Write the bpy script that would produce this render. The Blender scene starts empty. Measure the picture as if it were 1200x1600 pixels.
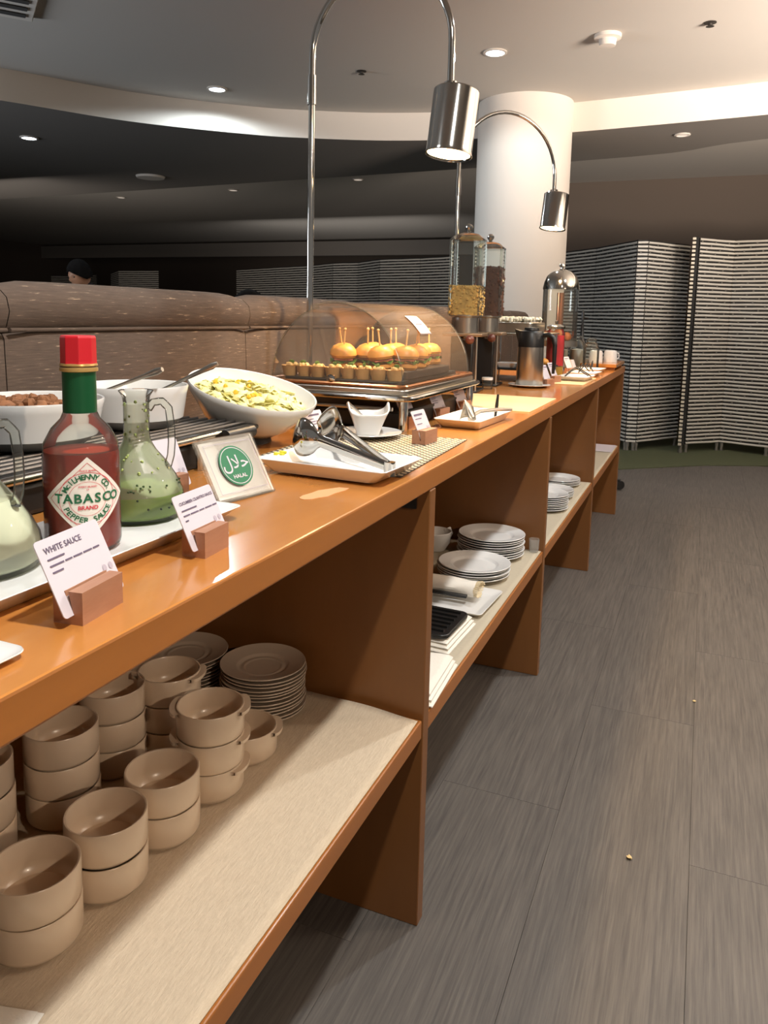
import bpy, bmesh, math, random
from math import pi, sin, cos, radians
from mathutils import Vector, Matrix
random.seed(7)
C = bpy.context.scene.collection
sc = bpy.context.scene

# ------------------------------------------------------------------ camera
CAMZ = 1.2
AX = Vector((0.9230896, 0.0711217, -0.37795144))      # world axes seen from the camera (right, down, forward)
AY = Vector((0.3839268, -0.11294552, 0.91642977))
AZ = Vector((0.02249013, -0.99105248, -0.13156436))
cd = bpy.data.cameras.new('camera'); cam = bpy.data.objects.new('camera', cd); C.objects.link(cam)
right = Vector((AX[0], AY[0], AZ[0])); up = -Vector((AX[1], AY[1], AZ[1])); back = -Vector((AX[2], AY[2], AZ[2]))
M = Matrix((right, up, back)).transposed().to_4x4(); M.translation = (0, 0, CAMZ)
cam.matrix_world = M
cd.sensor_width = 36; cd.lens = 1203 / 1600 * 36; cd.shift_y = -147.5 / 1600; cd.clip_start = 0.02; cd.clip_end = 100
sc.camera = cam

# ------------------------------------------------------------------ light
w = bpy.data.worlds.new('world'); sc.world = w; w.use_nodes = True
w.node_tree.nodes['Background'].inputs[0].default_value = (0.95, 0.90, 0.86, 1)
w.node_tree.nodes['Background'].inputs[1].default_value = 0.17
def spot(name, loc, target, power, col, size=0.04, angle=150, blend=0.5):
    l = bpy.data.lights.new(name, 'SPOT'); l.energy = power; l.color = col; l.shadow_soft_size = size
    l.spot_size = radians(angle); l.spot_blend = blend
    o = bpy.data.objects.new(name, l); C.objects.link(o); o.location = loc
    o.rotation_euler = (Vector(target) - Vector(loc)).to_track_quat('-Z', 'Y').to_euler(); return o
WARM = (1.0, 0.76, 0.50); NEUT = (1.0, 0.86, 0.70); COOL = (0.80, 0.92, 1.0)
spot('aisle_downlight', (0.24, 0.55, 2.77), (0.24, 0.55, 0), 185, (0.98, 0.96, 0.92), 0.045, 150, 0.6)
spot('aisle_downlight_far', (0.30, 2.9, 2.77), (0.30, 2.9, 0), 105, (0.9, 0.96, 1.0), 0.045, 150, 0.6)
spot('side_downlight', (3.0, -1.1, 2.62), (0.0, 0.5, 0), 190, (1.0, 0.79, 0.60), 0.03, 130, 0.6)
spot('right_downlight', (1.75, 2.6, 2.77), (1.75, 2.2, 0), 60, (1.0, 0.83, 0.66), 0.06, 155, 0.6)
spot('right_downlight_far', (1.5, 6.2, 2.57), (1.2, 7.0, 0.6), 60, (1.0, 0.88, 0.74), 0.06, 150, 0.6)
spot('screen_downlight', (-0.25, 6.4, 2.57), (-0.3, 7.4, 0.0), 40, (0.95, 0.96, 1.0), 0.05, 95, 0.6)
spot('counter_downlight', (-1.45, 1.15, 2.77), (-1.1, 1.2, 0), 42, (0.95, 0.97, 1.0), 0.05, 120, 0.7)
def area(name, loc, target, power, col, sx):
    l = bpy.data.lights.new(name, 'AREA'); l.energy = power; l.color = col; l.size = sx
    o = bpy.data.objects.new(name, l); C.objects.link(o); o.location = loc
    o.rotation_euler = (Vector(target) - Vector(loc)).to_track_quat('-Z', 'Y').to_euler(); return o
g = area('right_ceiling_fill', (3.2, 2.4, 1.3), (2.1, 4.0, 2.9), 285, (1.0, 0.86, 0.74), 1.4); g.data.spread = radians(84)  # added warm fill without a fixture, aimed up to brighten the right ceiling
g = area('left_ceiling_fill', (-7.0, 0.5, 1.5), (-3.4, 2.6, 2.8), 95, (0.82, 0.90, 1.0), 1.6); g.data.spread = radians(130)  # unseen cool fill, added to lift the left ceiling
g = area('back_room_fill', (-8.0, 6.5, 1.2), (-8.0, 12.0, 1.6), 26, (1.0, 0.92, 0.84), 2.5)  # extra area light added to raise the dark far room
g = area('back_wall_fill', (-6.0, 12.2, 0.6), (-6.0, 16.9, 1.6), 34, (1.0, 0.95, 0.90), 3.5)  # fill added low in the back room so the far wall reads
sc.view_settings.view_transform = 'Standard'; sc.view_settings.look = 'None'
sc.view_settings.exposure = 0.1; sc.view_settings.gamma = 1.0; sc.view_settings.use_curve_mapping = False
sc.cycles.max_bounces = 8; sc.cycles.transparent_max_bounces = 24; sc.cycles.use_denoising = True
sc.cycles.sample_clamp_indirect = 3.0; sc.cycles.caustics_reflective = False; sc.cycles.caustics_refractive = False

# ------------------------------------------------------------------ helpers
def lin(r, g, b):
    f = lambda v: (v / 255 / 12.92) if v / 255 <= 0.04045 else ((v / 255 + 0.055) / 1.055) ** 2.4
    return (f(r), f(g), f(b), 1)
_m = {}
def mat(name, rgb, rough=0.5, metal=0.0, emis=None, estr=0, bump=0, bscale=60, var=0, spec=0.5, coat=0, alpha=1):
    if name in _m: return _m[name]
    m = bpy.data.materials.new(name); m.use_nodes = True; nt = m.node_tree; b = nt.nodes['Principled BSDF']
    b.inputs['Base Color'].default_value = lin(*rgb); b.inputs['Roughness'].default_value = rough
    b.inputs['Metallic'].default_value = metal; b.inputs['Specular IOR Level'].default_value = spec
    b.inputs['Coat Weight'].default_value = coat; b.inputs['Alpha'].default_value = alpha
    if emis: b.inputs['Emission Color'].default_value = lin(*emis); b.inputs['Emission Strength'].default_value = estr
    if bump or var:
        tc = nt.nodes.new('ShaderNodeTexCoord'); n = nt.nodes.new('ShaderNodeTexNoise'); n.inputs['Scale'].default_value = bscale
        n.inputs['Detail'].default_value = 5; nt.links.new(tc.outputs['Object'], n.inputs['Vector'])
        if bump:
            bp = nt.nodes.new('ShaderNodeBump'); bp.inputs['Strength'].default_value = bump; bp.inputs['Distance'].default_value = 0.002
            nt.links.new(n.outputs[0], bp.inputs['Height']); nt.links.new(bp.outputs[0], b.inputs['Normal'])
        if var:
            r = nt.nodes.new('ShaderNodeValToRGB'); c = lin(*rgb)
            r.color_ramp.elements[0].position = .3; r.color_ramp.elements[1].position = .7
            r.color_ramp.elements[0].color = tuple(x * (1 - var) for x in c[:3]) + (1,)
            r.color_ramp.elements[1].color = tuple(min(1, x * (1 + var)) for x in c[:3]) + (1,)
            nt.links.new(n.outputs[0], r.inputs[0]); nt.links.new(r.outputs[0], b.inputs['Base Color'])
    _m[name] = m; return m
def streak(name, c1, c2, scale, rough, bump=0.1, lo=.35, hi=.65, perobj=0, coat=0, c3=None):
    """noise stretched by the three scale factors: wood grain, floor streaks, slub fabric"""
    m = bpy.data.materials.new(name); m.use_nodes = True; nt = m.node_tree; b = nt.nodes['Principled BSDF']
    tc = nt.nodes.new('ShaderNodeTexCoord'); mp = nt.nodes.new('ShaderNodeMapping'); mp.inputs['Scale'].default_value = scale
    geo = nt.nodes.new('ShaderNodeNewGeometry')
    oi = nt.nodes.new('ShaderNodeObjectInfo'); add = nt.nodes.new('ShaderNodeVectorMath'); add.operation = 'MULTIPLY_ADD'
    nt.links.new(oi.outputs['Random'], add.inputs[0]); add.inputs[1].default_value = (37, 53, 11) if perobj else (0, 0, 0)
    nt.links.new(geo.outputs['Position'], add.inputs[2]); nt.links.new(add.outputs[0], mp.inputs[0])
    n = nt.nodes.new('ShaderNodeTexNoise'); n.inputs['Scale'].default_value = 1; n.inputs['Detail'].default_value = 6
    n.inputs['Roughness'].default_value = .65
    nt.links.new(mp.outputs[0], n.inputs['Vector'])
    r = nt.nodes.new('ShaderNodeValToRGB'); r.color_ramp.elements[0].position = lo; r.color_ramp.elements[1].position = hi
    r.color_ramp.elements[0].color = lin(*c1); r.color_ramp.elements[1].color = lin(*c2)
    if c3: e = r.color_ramp.elements.new(min(.99, hi + .1)); e.color = lin(*c3)
    nt.links.new(n.outputs[0], r.inputs[0])
    out = r.outputs[0]
    if perobj:
        hs = nt.nodes.new('ShaderNodeHueSaturation'); mr = nt.nodes.new('ShaderNodeMapRange')
        mr.inputs['To Min'].default_value = 1 - perobj; mr.inputs['To Max'].default_value = 1 + perobj
        nt.links.new(oi.outputs['Random'], mr.inputs['Value']); nt.links.new(mr.outputs[0], hs.inputs['Value'])
        nt.links.new(out, hs.inputs['Color']); out = hs.outputs[0]
    nt.links.new(out, b.inputs['Base Color'])
    b.inputs['Roughness'].default_value = rough; b.inputs['Coat Weight'].default_value = coat; b.inputs['Coat Roughness'].default_value = .12
    if bump:
        bp = nt.nodes.new('ShaderNodeBump'); bp.inputs['Strength'].default_value = bump; bp.inputs['Distance'].default_value = 0.002
        nt.links.new(n.outputs[0], bp.inputs['Height']); nt.links.new(bp.outputs[0], b.inputs['Normal'])
    _m[name] = m; return m
def thin_glass(name, tint=(255, 255, 255), refl=1.0, haze=0.03, hazecol=(220, 220, 215), rough=.02):
    m = bpy.data.materials.new(name); m.use_nodes = True; nt = m.node_tree; nt.nodes.clear()
    o = nt.nodes.new('ShaderNodeOutputMaterial'); t = nt.nodes.new('ShaderNodeBsdfTransparent'); t.inputs[0].default_value = lin(*tint)
    g = nt.nodes.new('ShaderNodeBsdfGlossy'); g.inputs['Roughness'].default_value = rough
    d = nt.nodes.new('ShaderNodeBsdfDiffuse'); d.inputs[0].default_value = lin(*hazecol)
    lw = nt.nodes.new('ShaderNodeLayerWeight'); lw.inputs[0].default_value = .28
    mu = nt.nodes.new('ShaderNodeMath'); mu.operation = 'MULTIPLY'; mu.inputs[1].default_value = refl; mu.use_clamp = True
    nt.links.new(lw.outputs['Fresnel'], mu.inputs[0])
    m1 = nt.nodes.new('ShaderNodeMixShader'); m1.inputs[0].default_value = haze
    nt.links.new(t.outputs[0], m1.inputs[1]); nt.links.new(d.outputs[0], m1.inputs[2])
    m2 = nt.nodes.new('ShaderNodeMixShader'); nt.links.new(mu.outputs[0], m2.inputs[0])
    nt.links.new(m1.outputs[0], m2.inputs[1]); nt.links.new(g.outputs[0], m2.inputs[2]); nt.links.new(m2.outputs[0], o.inputs[0])
    _m[name] = m; return m

class MB:
    """collects shapes in one bmesh"""
    def __init__(s): s.bm = bmesh.new()
    def verts(s, co, faces, T=None):
        vs = [s.bm.verts.new(T @ Vector(c) if T else c) for c in co]
        for f in faces:
            try: s.bm.faces.new([vs[i] for i in f])
            except ValueError: pass
        return s
    def box(s, c, d, T=None, taper=1.0, bev=0):
        x, y, z = d[0] / 2, d[1] / 2, d[2] / 2
        co = [(c[0] + sx * x * (taper if sz < 0 else 1), c[1] + sy * y * (taper if sz < 0 else 1), c[2] + sz * z) for sz in (-1, 1) for sy in (-1, 1) for sx in (-1, 1)]
        return s.verts(co, [(0, 2, 3, 1), (4, 5, 7, 6), (0, 1, 5, 4), (2, 6, 7, 3), (0, 4, 6, 2), (1, 3, 7, 5)], T)
    def lathe(s, prof, seg=32, loc=(0, 0, 0), T=None, sq=None, close=False):
        """prof [(r,z)]; sq: superellipse exponent for squarish plans"""
        co = []; n = len(prof)
        for r, z in prof:
            for k in range(seg):
                a = 2 * pi * k / seg; c, q = cos(a), sin(a); e = 1
                if sq: e = (abs(c) ** sq + abs(q) ** sq) ** (-1 / sq)
                co.append((loc[0] + r * c * e, loc[1] + r * q * e, loc[2] + z))
        F = []
        for i in range(n - 1 if not close else n):
            j = (i + 1) % n
            for k in range(seg):
                l = (k + 1) % seg; F.append((i * seg + k, i * seg + l, j * seg + l, j * seg + k))
        base = len(s.bm.verts)
        s.verts(co, F, T)
        if not close:
            s.bm.verts.ensure_lookup_table()
            for i in (0, n - 1):
                if prof[i][0] > 1e-5:
                    try: s.bm.faces.new([s.bm.verts[base + i * seg + k] for k in (range(seg - 1, -1, -1) if i == 0 else range(seg))])
                    except ValueError: pass
        bmesh.ops.remove_doubles(s.bm, verts=s.bm.verts[base:] if False else [v for v in s.bm.verts], dist=1e-6) if prof[0][0] < 1e-5 or prof[-1][0] < 1e-5 else None
        return s
    def open_lathe(s, prof, seg=32, loc=(0, 0, 0), sq=None, T=None):
        co = []; n = len(prof)
        for r, z in prof:
            for k in range(seg):
                a = 2 * pi * k / seg; c, q = cos(a), sin(a); e = 1
                if sq: e = (abs(c) ** sq + abs(q) ** sq) ** (-1 / sq)
                co.append((loc[0] + r * c * e, loc[1] + r * q * e, loc[2] + z))
        return s.verts(co, [(i * seg + k, i * seg + (k + 1) % seg, (i + 1) * seg + (k + 1) % seg, (i + 1) * seg + k) for i in range(n - 1) for k in range(seg)], T)
    def tube(s, pts, r, seg=10, T=None, cap=True):
        pts = [Vector(p) for p in pts]; n = len(pts); co = []
        rr = r if isinstance(r, (list, tuple)) else [r] * n
        nrm = None
        for i, p in enumerate(pts):
            t = (pts[min(i + 1, n - 1)] - pts[max(i - 1, 0)]).normalized()
            if nrm is None:
                nrm = t.orthogonal().normalized()
            nrm = (nrm - t * nrm.dot(t)).normalized(); bi = t.cross(nrm)
            for k in range(seg):
                a = 2 * pi * k / seg; co.append(p + (nrm * cos(a) + bi * sin(a)) * rr[i])
        F = [(i * seg + k, i * seg + (k + 1) % seg, (i + 1) * seg + (k + 1) % seg, (i + 1) * seg + k) for i in range(n - 1) for k in range(seg)]
        if cap: F += [tuple(range(seg - 1, -1, -1)), tuple((n - 1) * seg + k for k in range(seg))]
        return s.verts(co, F, T)
    def grid(s, fn, nu, nv, T=None, closeu=False):
        co = [fn(i / nu, j / nv) for j in range(nv + 1) for i in range(nu + 1)]
        return s.verts(co, [(j * (nu + 1) + i, j * (nu + 1) + i + 1, (j + 1) * (nu + 1) + i + 1, (j + 1) * (nu + 1) + i) for j in range(nv) for i in range(nu)], T)
    def prism(s, poly, z0, z1, T=None):
        n = len(poly)
        co = [(p[0], p[1], z0) for p in poly] + [(p[0], p[1], z1) for p in poly]
        return s.verts(co, [tuple(range(n - 1, -1, -1)), tuple(range(n, 2 * n))] + [(i, (i + 1) % n, n + (i + 1) % n, n + i) for i in range(n)], T)
    def blob(s, c, r, T=None, seg=10, rings=6, jit=0.0, sc=(1, 1, 1)):
        co = []; 
        for j in range(rings + 1):
            ph = pi * j / rings
            for k in range(seg):
                a = 2 * pi * k / seg; q = r * (1 + random.uniform(-jit, jit)) if 0 < j < rings else r
                co.append((c[0] + q * sin(ph) * cos(a) * sc[0], c[1] + q * sin(ph) * sin(a) * sc[1], c[2] - q * cos(ph) * sc[2]))
        s.verts(co, [(j * seg + k, j * seg + (k + 1) % seg, (j + 1) * seg + (k + 1) % seg, (j + 1) * seg + k) for j in range(rings) for k in range(seg)], T)
        return s
    def done(s, name, m, parent=None, smooth=True, bevel=0, loc=None, rot=None, solid=0, segs=2):
        bmesh.ops.remove_doubles(s.bm, verts=list(s.bm.verts), dist=1e-6)
        bmesh.ops.recalc_face_normals(s.bm, faces=list(s.bm.faces))
        me = bpy.data.meshes.new(name); s.bm.to_mesh(me); s.bm.free()
        o = bpy.data.objects.new(name, me); C.objects.link(o)
        for mm in (m if isinstance(m, (list, tuple)) else [m]): me.materials.append(mm)
        if smooth:
            for p in me.polygons: p.use_smooth = True
            try: me.set_sharp_from_angle(angle=radians(38))
            except Exception: pass
        if bevel:
            b = o.modifiers.new('bevel', 'BEVEL'); b.width = bevel; b.segments = segs; b.limit_method = 'ANGLE'; b.angle_limit = radians(40)
            b.harden_normals = False
        if solid:
            q = o.modifiers.new('solid', 'SOLIDIFY'); q.thickness = solid; q.offset = 0
        if parent: o.parent = parent
        if loc: o.location = loc
        if rot: o.rotation_euler = rot
        return o
def thing(name, label, cat, loc=(0, 0, 0), rz=0, group=None):
    o = bpy.data.objects.new(name, None); C.objects.link(o); o.location = loc; o.rotation_euler = (0, 0, rz)
    o.empty_display_size = .05
    return tag(o, label, cat, group)
def tag(o, label, cat, group=None, kind=None):
    o['label'] = label; o['category'] = cat
    if group: o['group'] = group
    if kind: o['kind'] = kind
    return o
def struct(o): o['kind'] = 'structure'; return o
def stuff(o): o['kind'] = 'stuff'; return o
def copy_tree(o, loc, rz=None, label=None, group=None):
    r = o.copy(); C.objects.link(r); r.location = loc
    if rz is not None: r.rotation_euler = (0, 0, rz)
    if label: r['label'] = label
    if group: r['group'] = group
    for ch in list(o.children):
        c = ch.copy(); C.objects.link(c); c.parent = r
        for g in list(ch.children):
            d = g.copy(); C.objects.link(d); d.parent = c
    return r
def rrect(w, h, r, n=5, cx=0, cy=0):
    p = []
    for (sx, sy, a0) in ((1, 1, 0), (-1, 1, 90), (-1, -1, 180), (1, -1, 270)):
        for k in range(n + 1):
            a = radians(a0 + 90 * k / n); p.append((cx + sx * (w / 2 - r) + r * cos(a), cy + sy * (h / 2 - r) + r * sin(a)))
    return p
RX90 = Matrix.Rotation(pi / 2, 4, 'X')
def text_mesh(s, size, bold=0.0, spacing=1.0):
    c = bpy.data.curves.new('lettering', 'FONT'); c.body = s; c.size = size; c.align_x = 'CENTER'; c.align_y = 'CENTER'
    c.offset = bold; c.space_character = spacing; c.resolution_u = 3
    o = bpy.data.objects.new('tmp', c); C.objects.link(o); dg = bpy.context.evaluated_depsgraph_get()
    me = bpy.data.meshes.new_from_object(o.evaluated_get(dg)); bpy.data.objects.remove(o); bpy.data.curves.remove(c)
    me.name = 'lettering'; return me
def lettering(s, size, m, parent, loc, rot=(pi / 2, 0, 0), bold=0, xs=1.0):
    me = text_mesh(s, size, bold); me.materials.clear(); me.materials.append(m)
    o = bpy.data.objects.new('lettering', me); C.objects.link(o); o.parent = parent; o.location = loc; o.rotation_euler = rot; o.scale = (xs, 1, 1)
    return o

# ------------------------------------------------------------------ materials
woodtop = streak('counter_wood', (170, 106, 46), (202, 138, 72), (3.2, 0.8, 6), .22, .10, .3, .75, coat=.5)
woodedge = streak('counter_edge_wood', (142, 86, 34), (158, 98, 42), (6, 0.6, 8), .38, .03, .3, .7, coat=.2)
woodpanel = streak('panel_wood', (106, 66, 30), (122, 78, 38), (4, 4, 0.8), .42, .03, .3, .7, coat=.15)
paleboard = streak('pale_board', (205, 172, 126), (222, 192, 150), (2, 12, 8), .6, .02, .3, .7)
blockwood = streak('block_wood', (150, 104, 78), (168, 122, 94), (60, 10, 60), .55, .02, .3, .7)
floor_m = streak('floor_streaks', (68, 64, 61), (100, 94, 88), (150, 5, 1), .55, .25, .30, .70, perobj=.03)
green_m = streak('green_carpet_pile', (64, 68, 44), (78, 82, 54), (160, 160, 10), .95, .3, .3, .7)
fabric = streak('slub_fabric', (72, 58, 48), (90, 74, 62), (40, 20, 260), .9, .5, .30, .62, c3=(182, 156, 128))
liner = streak('shelf_liner_cloth', (188, 170, 146), (202, 185, 160), (240, 45, 5), .85, .7, .3, .7)
liner2 = mat('pale_shelf_liner', (176, 166, 146), .85, bump=.25, bscale=80)
white = mat('white_porcelain', (222, 221, 218), .18, coat=.3)
beige = mat('beige_stoneware', (208, 188, 164), .28, coat=.3)
platew = mat('saucer_stoneware', (192, 176, 158), .34)
chrome = mat('chrome', (205, 202, 196), .10, 1.0)
steel = mat('brushed_steel', (188, 180, 168), .30, 1.0)
copper = mat('copper_tube', (190, 120, 90), .25, 1.0)
black = mat('black_plastic', (22, 21, 20), .38)
blackm = mat('black_metal', (18, 17, 16), .5)
dark = mat('dark_wall_paint', (84, 74, 66), .9)
plaster = mat('white_plaster', (214, 206, 196), .85)
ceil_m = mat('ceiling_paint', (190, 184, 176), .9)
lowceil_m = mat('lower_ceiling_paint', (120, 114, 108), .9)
paper = mat('white_paper', (204, 196, 202), .7)
ink = mat('grey_ink', (96, 84, 104), .8)
inkl = mat('pale_ink', (176, 166, 176), .8)
glass = thin_glass('clear_glass', (253, 254, 253), 1.3, .03)
glass2 = thin_glass('bottle_glass', (252, 254, 250), .95, .03)
acryl = thin_glass('acrylic_cover', (254, 252, 250), .55, .07, (230, 200, 170), .08)
sign_acr = thin_glass('sign_acrylic', (254, 254, 252), .8, .03, (225, 215, 200), .1)
lamp_on = mat('lamp_bulb', (255, 225, 180), .5, emis=(255, 214, 150), estr=30)
down_on = mat('downlight_lens', (255, 255, 255), .5, emis=(225, 240, 255), estr=9)
dim_on = mat('dim_downlight_lens', (200, 190, 180), .5, emis=(220, 205, 190), estr=.6)
skin = mat('skin', (190, 140, 110), .5)
hair = mat('black_hair', (20, 17, 16), .95, spec=.15)
shirt = mat('dark_shirt', (38, 36, 40), .8)
lettuce_m = mat('pale_lettuce', (234, 228, 160), .5, var=.16, bscale=30)
lettuce_y = mat('yellow_sweetcorn', (232, 190, 60), .45)
bun_m = mat('golden_bun', (222, 152, 66), .45, var=.2, bscale=30)
tart_m = mat('tart_pastry', (214, 170, 110), .6, var=.15, bscale=40)
pick_m = mat('bamboo_pick', (226, 184, 120), .6)
green_l = mat('green_leaf', (84, 122, 44), .5)
ham_m = mat('ham_slice', (200, 110, 90), .5)

# ------------------------------------------------------------------ room
T = 0.9236; S = 0.4356; XF = -0.445
fl = MB().prism([(-16, -2.5), (5, -2.5), (5, 18), (-16, 18)], -.03, -.006).done('floor', mat('floor_base', (80, 76, 72), .8), smooth=False); struct(fl)
pw, pl = .30, 1.22
plank = None
for i in range(15):
    x = -1.0 + i * pw
    y = -2.4 + (i * .47 % 1) * pl
    while y < 7.25:
        if plank is None:
            b = MB(); b.box((0, 0, -.003), (pw - .0006, pl - .0006, .006)); plank = b.done('plank', floor_m, fl, smooth=False, bevel=.0004, segs=1); o = plank
        else:
            o = plank.copy(); C.objects.link(o)
        o.location = (x, y, 0); y += pl
# under the shelves the planks go on, hidden in the dark
gp = [(-3.0, 5.4), (-1.6, 5.75), (-.56, 6.43), (.07, 6.97), (.58, 7.22), (1.3, 7.3), (2.4, 7.2), (5, 6.6), (5, 12), (-6, 12), (-6, 5.4)]
struct(MB().prism(gp, 0, .006).done('trim_1', green_m, smooth=False))
# ceilings
bk = [(-6.6, -2.5), (-6.15, 0), (-5.6, 2.0), (-4.98, 3.4), (-4.52, 4.05), (-4.07, 4.77), (-3.42, 5.40), (-3.05, 5.64), (-2.55, 5.88), (-2.02, 6.02), (-1.5, 6.06), (-1.0, 6.05), (-.4, 6.0), (.27, 5.93), (1.2, 5.78), (2.4, 5.4), (3.4, 4.8), (4.4, 3.8), (5.2, 2.4)]
def smoothpoly(P, n=6):
    out = []
    for i in range(len(P) - 1):
        p0, p1, p2, p3 = P[max(i - 1, 0)], P[i], P[i + 1], P[min(i + 2, len(P) - 1)]
        for k in range(n):
            t = k / n
            out.append(tuple(.5 * ((2 * p1[a]) + (-p0[a] + p2[a]) * t + (2 * p0[a] - 5 * p1[a] + 4 * p2[a] - p3[a]) * t * t + (-p0[a] + 3 * p1[a] - 3 * p2[a] + p3[a]) * t ** 3) for a in (0, 1)))
    return out + [P[-1]]
sb = smoothpoly(bk)
struct(MB().prism([(-16, -2.5), (6, -2.5), (6, 18), (-16, 18)], 2.8, 2.9).done('ceiling', ceil_m, smooth=False))
b = MB()
b.verts([(x, y, 2.588) for x, y in sb] + [(x, y, 2.8) for x, y in sb], [(i, i + 1, len(sb) + i + 1, len(sb) + i) for i in range(len(sb) - 1)])
struct(b.done('trim_2', plaster))
# lower ceiling slab beyond the curved bulkhead, out to its own far edge
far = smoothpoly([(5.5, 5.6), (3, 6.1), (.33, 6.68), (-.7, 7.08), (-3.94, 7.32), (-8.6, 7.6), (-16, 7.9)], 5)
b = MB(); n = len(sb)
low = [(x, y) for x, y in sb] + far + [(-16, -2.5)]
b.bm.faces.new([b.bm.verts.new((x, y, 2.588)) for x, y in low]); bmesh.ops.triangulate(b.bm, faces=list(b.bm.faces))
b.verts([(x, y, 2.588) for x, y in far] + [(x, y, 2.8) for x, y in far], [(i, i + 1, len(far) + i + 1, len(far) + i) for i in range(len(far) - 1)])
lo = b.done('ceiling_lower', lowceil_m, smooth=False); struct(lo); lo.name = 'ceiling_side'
struct(MB().box((-5, 17, 1.4), (22, .2, 2.9)).done('wall_back', dark, smooth=False))
struct(MB().box((-15.9, 7, 1.4), (.2, 20, 2.9)).done('wall_left', dark, smooth=False))
struct(MB().box((2.0, 9.6, 1.4), (7.4, .2, 2.9)).done('wall_right', mat('brown_wall_paint', (98, 86, 76), .9), smooth=False))
struct(MB().box((-9, 15.2, 2.6), (14, .15, .3)).done('trim_3', lowceil_m, smooth=False))
struct(MB().lathe([(.352, 0), (.352, 2.80)], 64, (-1.375, 6.0, 0)).done('column', plaster))

def downlight(x, y, z, label, m, r=.055, group=None):
    t = thing('downlight', label, 'light', (x, y, z - .008), group=group)
    MB().lathe([(r, .006), (r + .016, .007), (r + .018, 0), (r + .002, -.003), (r, .002)], 32, close=True).done('trim_ring', plaster, t)
    MB().lathe([(0, .0045), (r + .001, .0045), (r + .001, .0005), (0, .0005)], 32).done('lens', m, t)
    return t
downlight(-3.39, 4.91, 2.8, 'bright ceiling downlight just before the curved white bulkhead, left of the tall lamp pole', down_on)
downlight(-1.30, 4.79, 2.8, 'bright ceiling downlight right of the large chrome lamp shade, near the column', down_on)
downlight(-5.26, 4.95, 2.588, 'bright downlight in the dark lower ceiling at the far left', down_on)
downlight(-.265, 6.35, 2.588, 'dim downlight in the lower ceiling right of the column', dim_on, .04)
downlight(-7.9, 9.05, 2.8, 'faint downlight far back, leftmost in the dark recessed ceiling', dim_on, .05)
downlight(-5.9, 8.9, 2.8, 'faint downlight far back, between leftmost dim one and the lamp pole', dim_on, .05)
downlight(-3.95, 8.6, 2.8, 'faint downlight far back, just right of the tall lamp pole', dim_on, .05)
spot('bulkhead_spot', (-3.39, 4.91, 2.775), (-3.39, 4.91, 0), 26, COOL, .03, 168, .25)
spot('column_spot', (-1.30, 4.79, 2.775), (-1.30, 4.79, 0), 30, (.86, .95, 1), .03, 165, .3)
spot('left_spot', (-5.26, 4.95, 2.565), (-5.26, 4.95, 0), 14, COOL, .03, 150, .4)
t = thing('smoke_detector', 'round white smoke detector on the ceiling above the right screens', 'smoke detector', (-.63, 4.72, 2.8))
MB().lathe([(.0, 0), (.075, 0), (.075, -.02), (.05, -.026), (.045, -.06), (.0, -.064)], 32).done('body', plaster, t)
for x, y, lb in ((-2.227, 4.874, 'small dark ceiling sprinkler between the lamp pole and large shade'), (-.096, 4.705, 'small dark ceiling sprinkler at the top right, past the smoke detector')):
    t = thing('sprinkler', lb, 'sprinkler', (x, y, 2.8))
    MB().lathe([(0, 0), (.032, 0), (.032, -.004), (.010, -.006), (.010, -.020), (.022, -.021), (0, -.023)], 20).done('head', mat('dull_metal', (70, 66, 62), .5, .6), t)
t = thing('ceiling_speaker', 'flat pale ceiling vent in the dark lower ceiling at left', 'vent', (-5.48, 6.73, 2.588))
MB().lathe([(0, 0), (.15, 0), (.14, -.02), (0, -.03)], 28).done('grille', plaster, t)
t = thing('ceiling_vent', 'pale rectangular vent at the top left corner of the ceiling', 'vent', (-3.55, 3.08, 2.8), .9)
MB().box((0, 0, -.012), (.5, .5, .024)).done('frame', plaster, t, bevel=.004)
for k in range(4): MB().box((0, -.16 + k * .107, -.027), (.42, .05, .006)).done('slat', mat('dark_slot', (60, 58, 56), .8), t)

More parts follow.
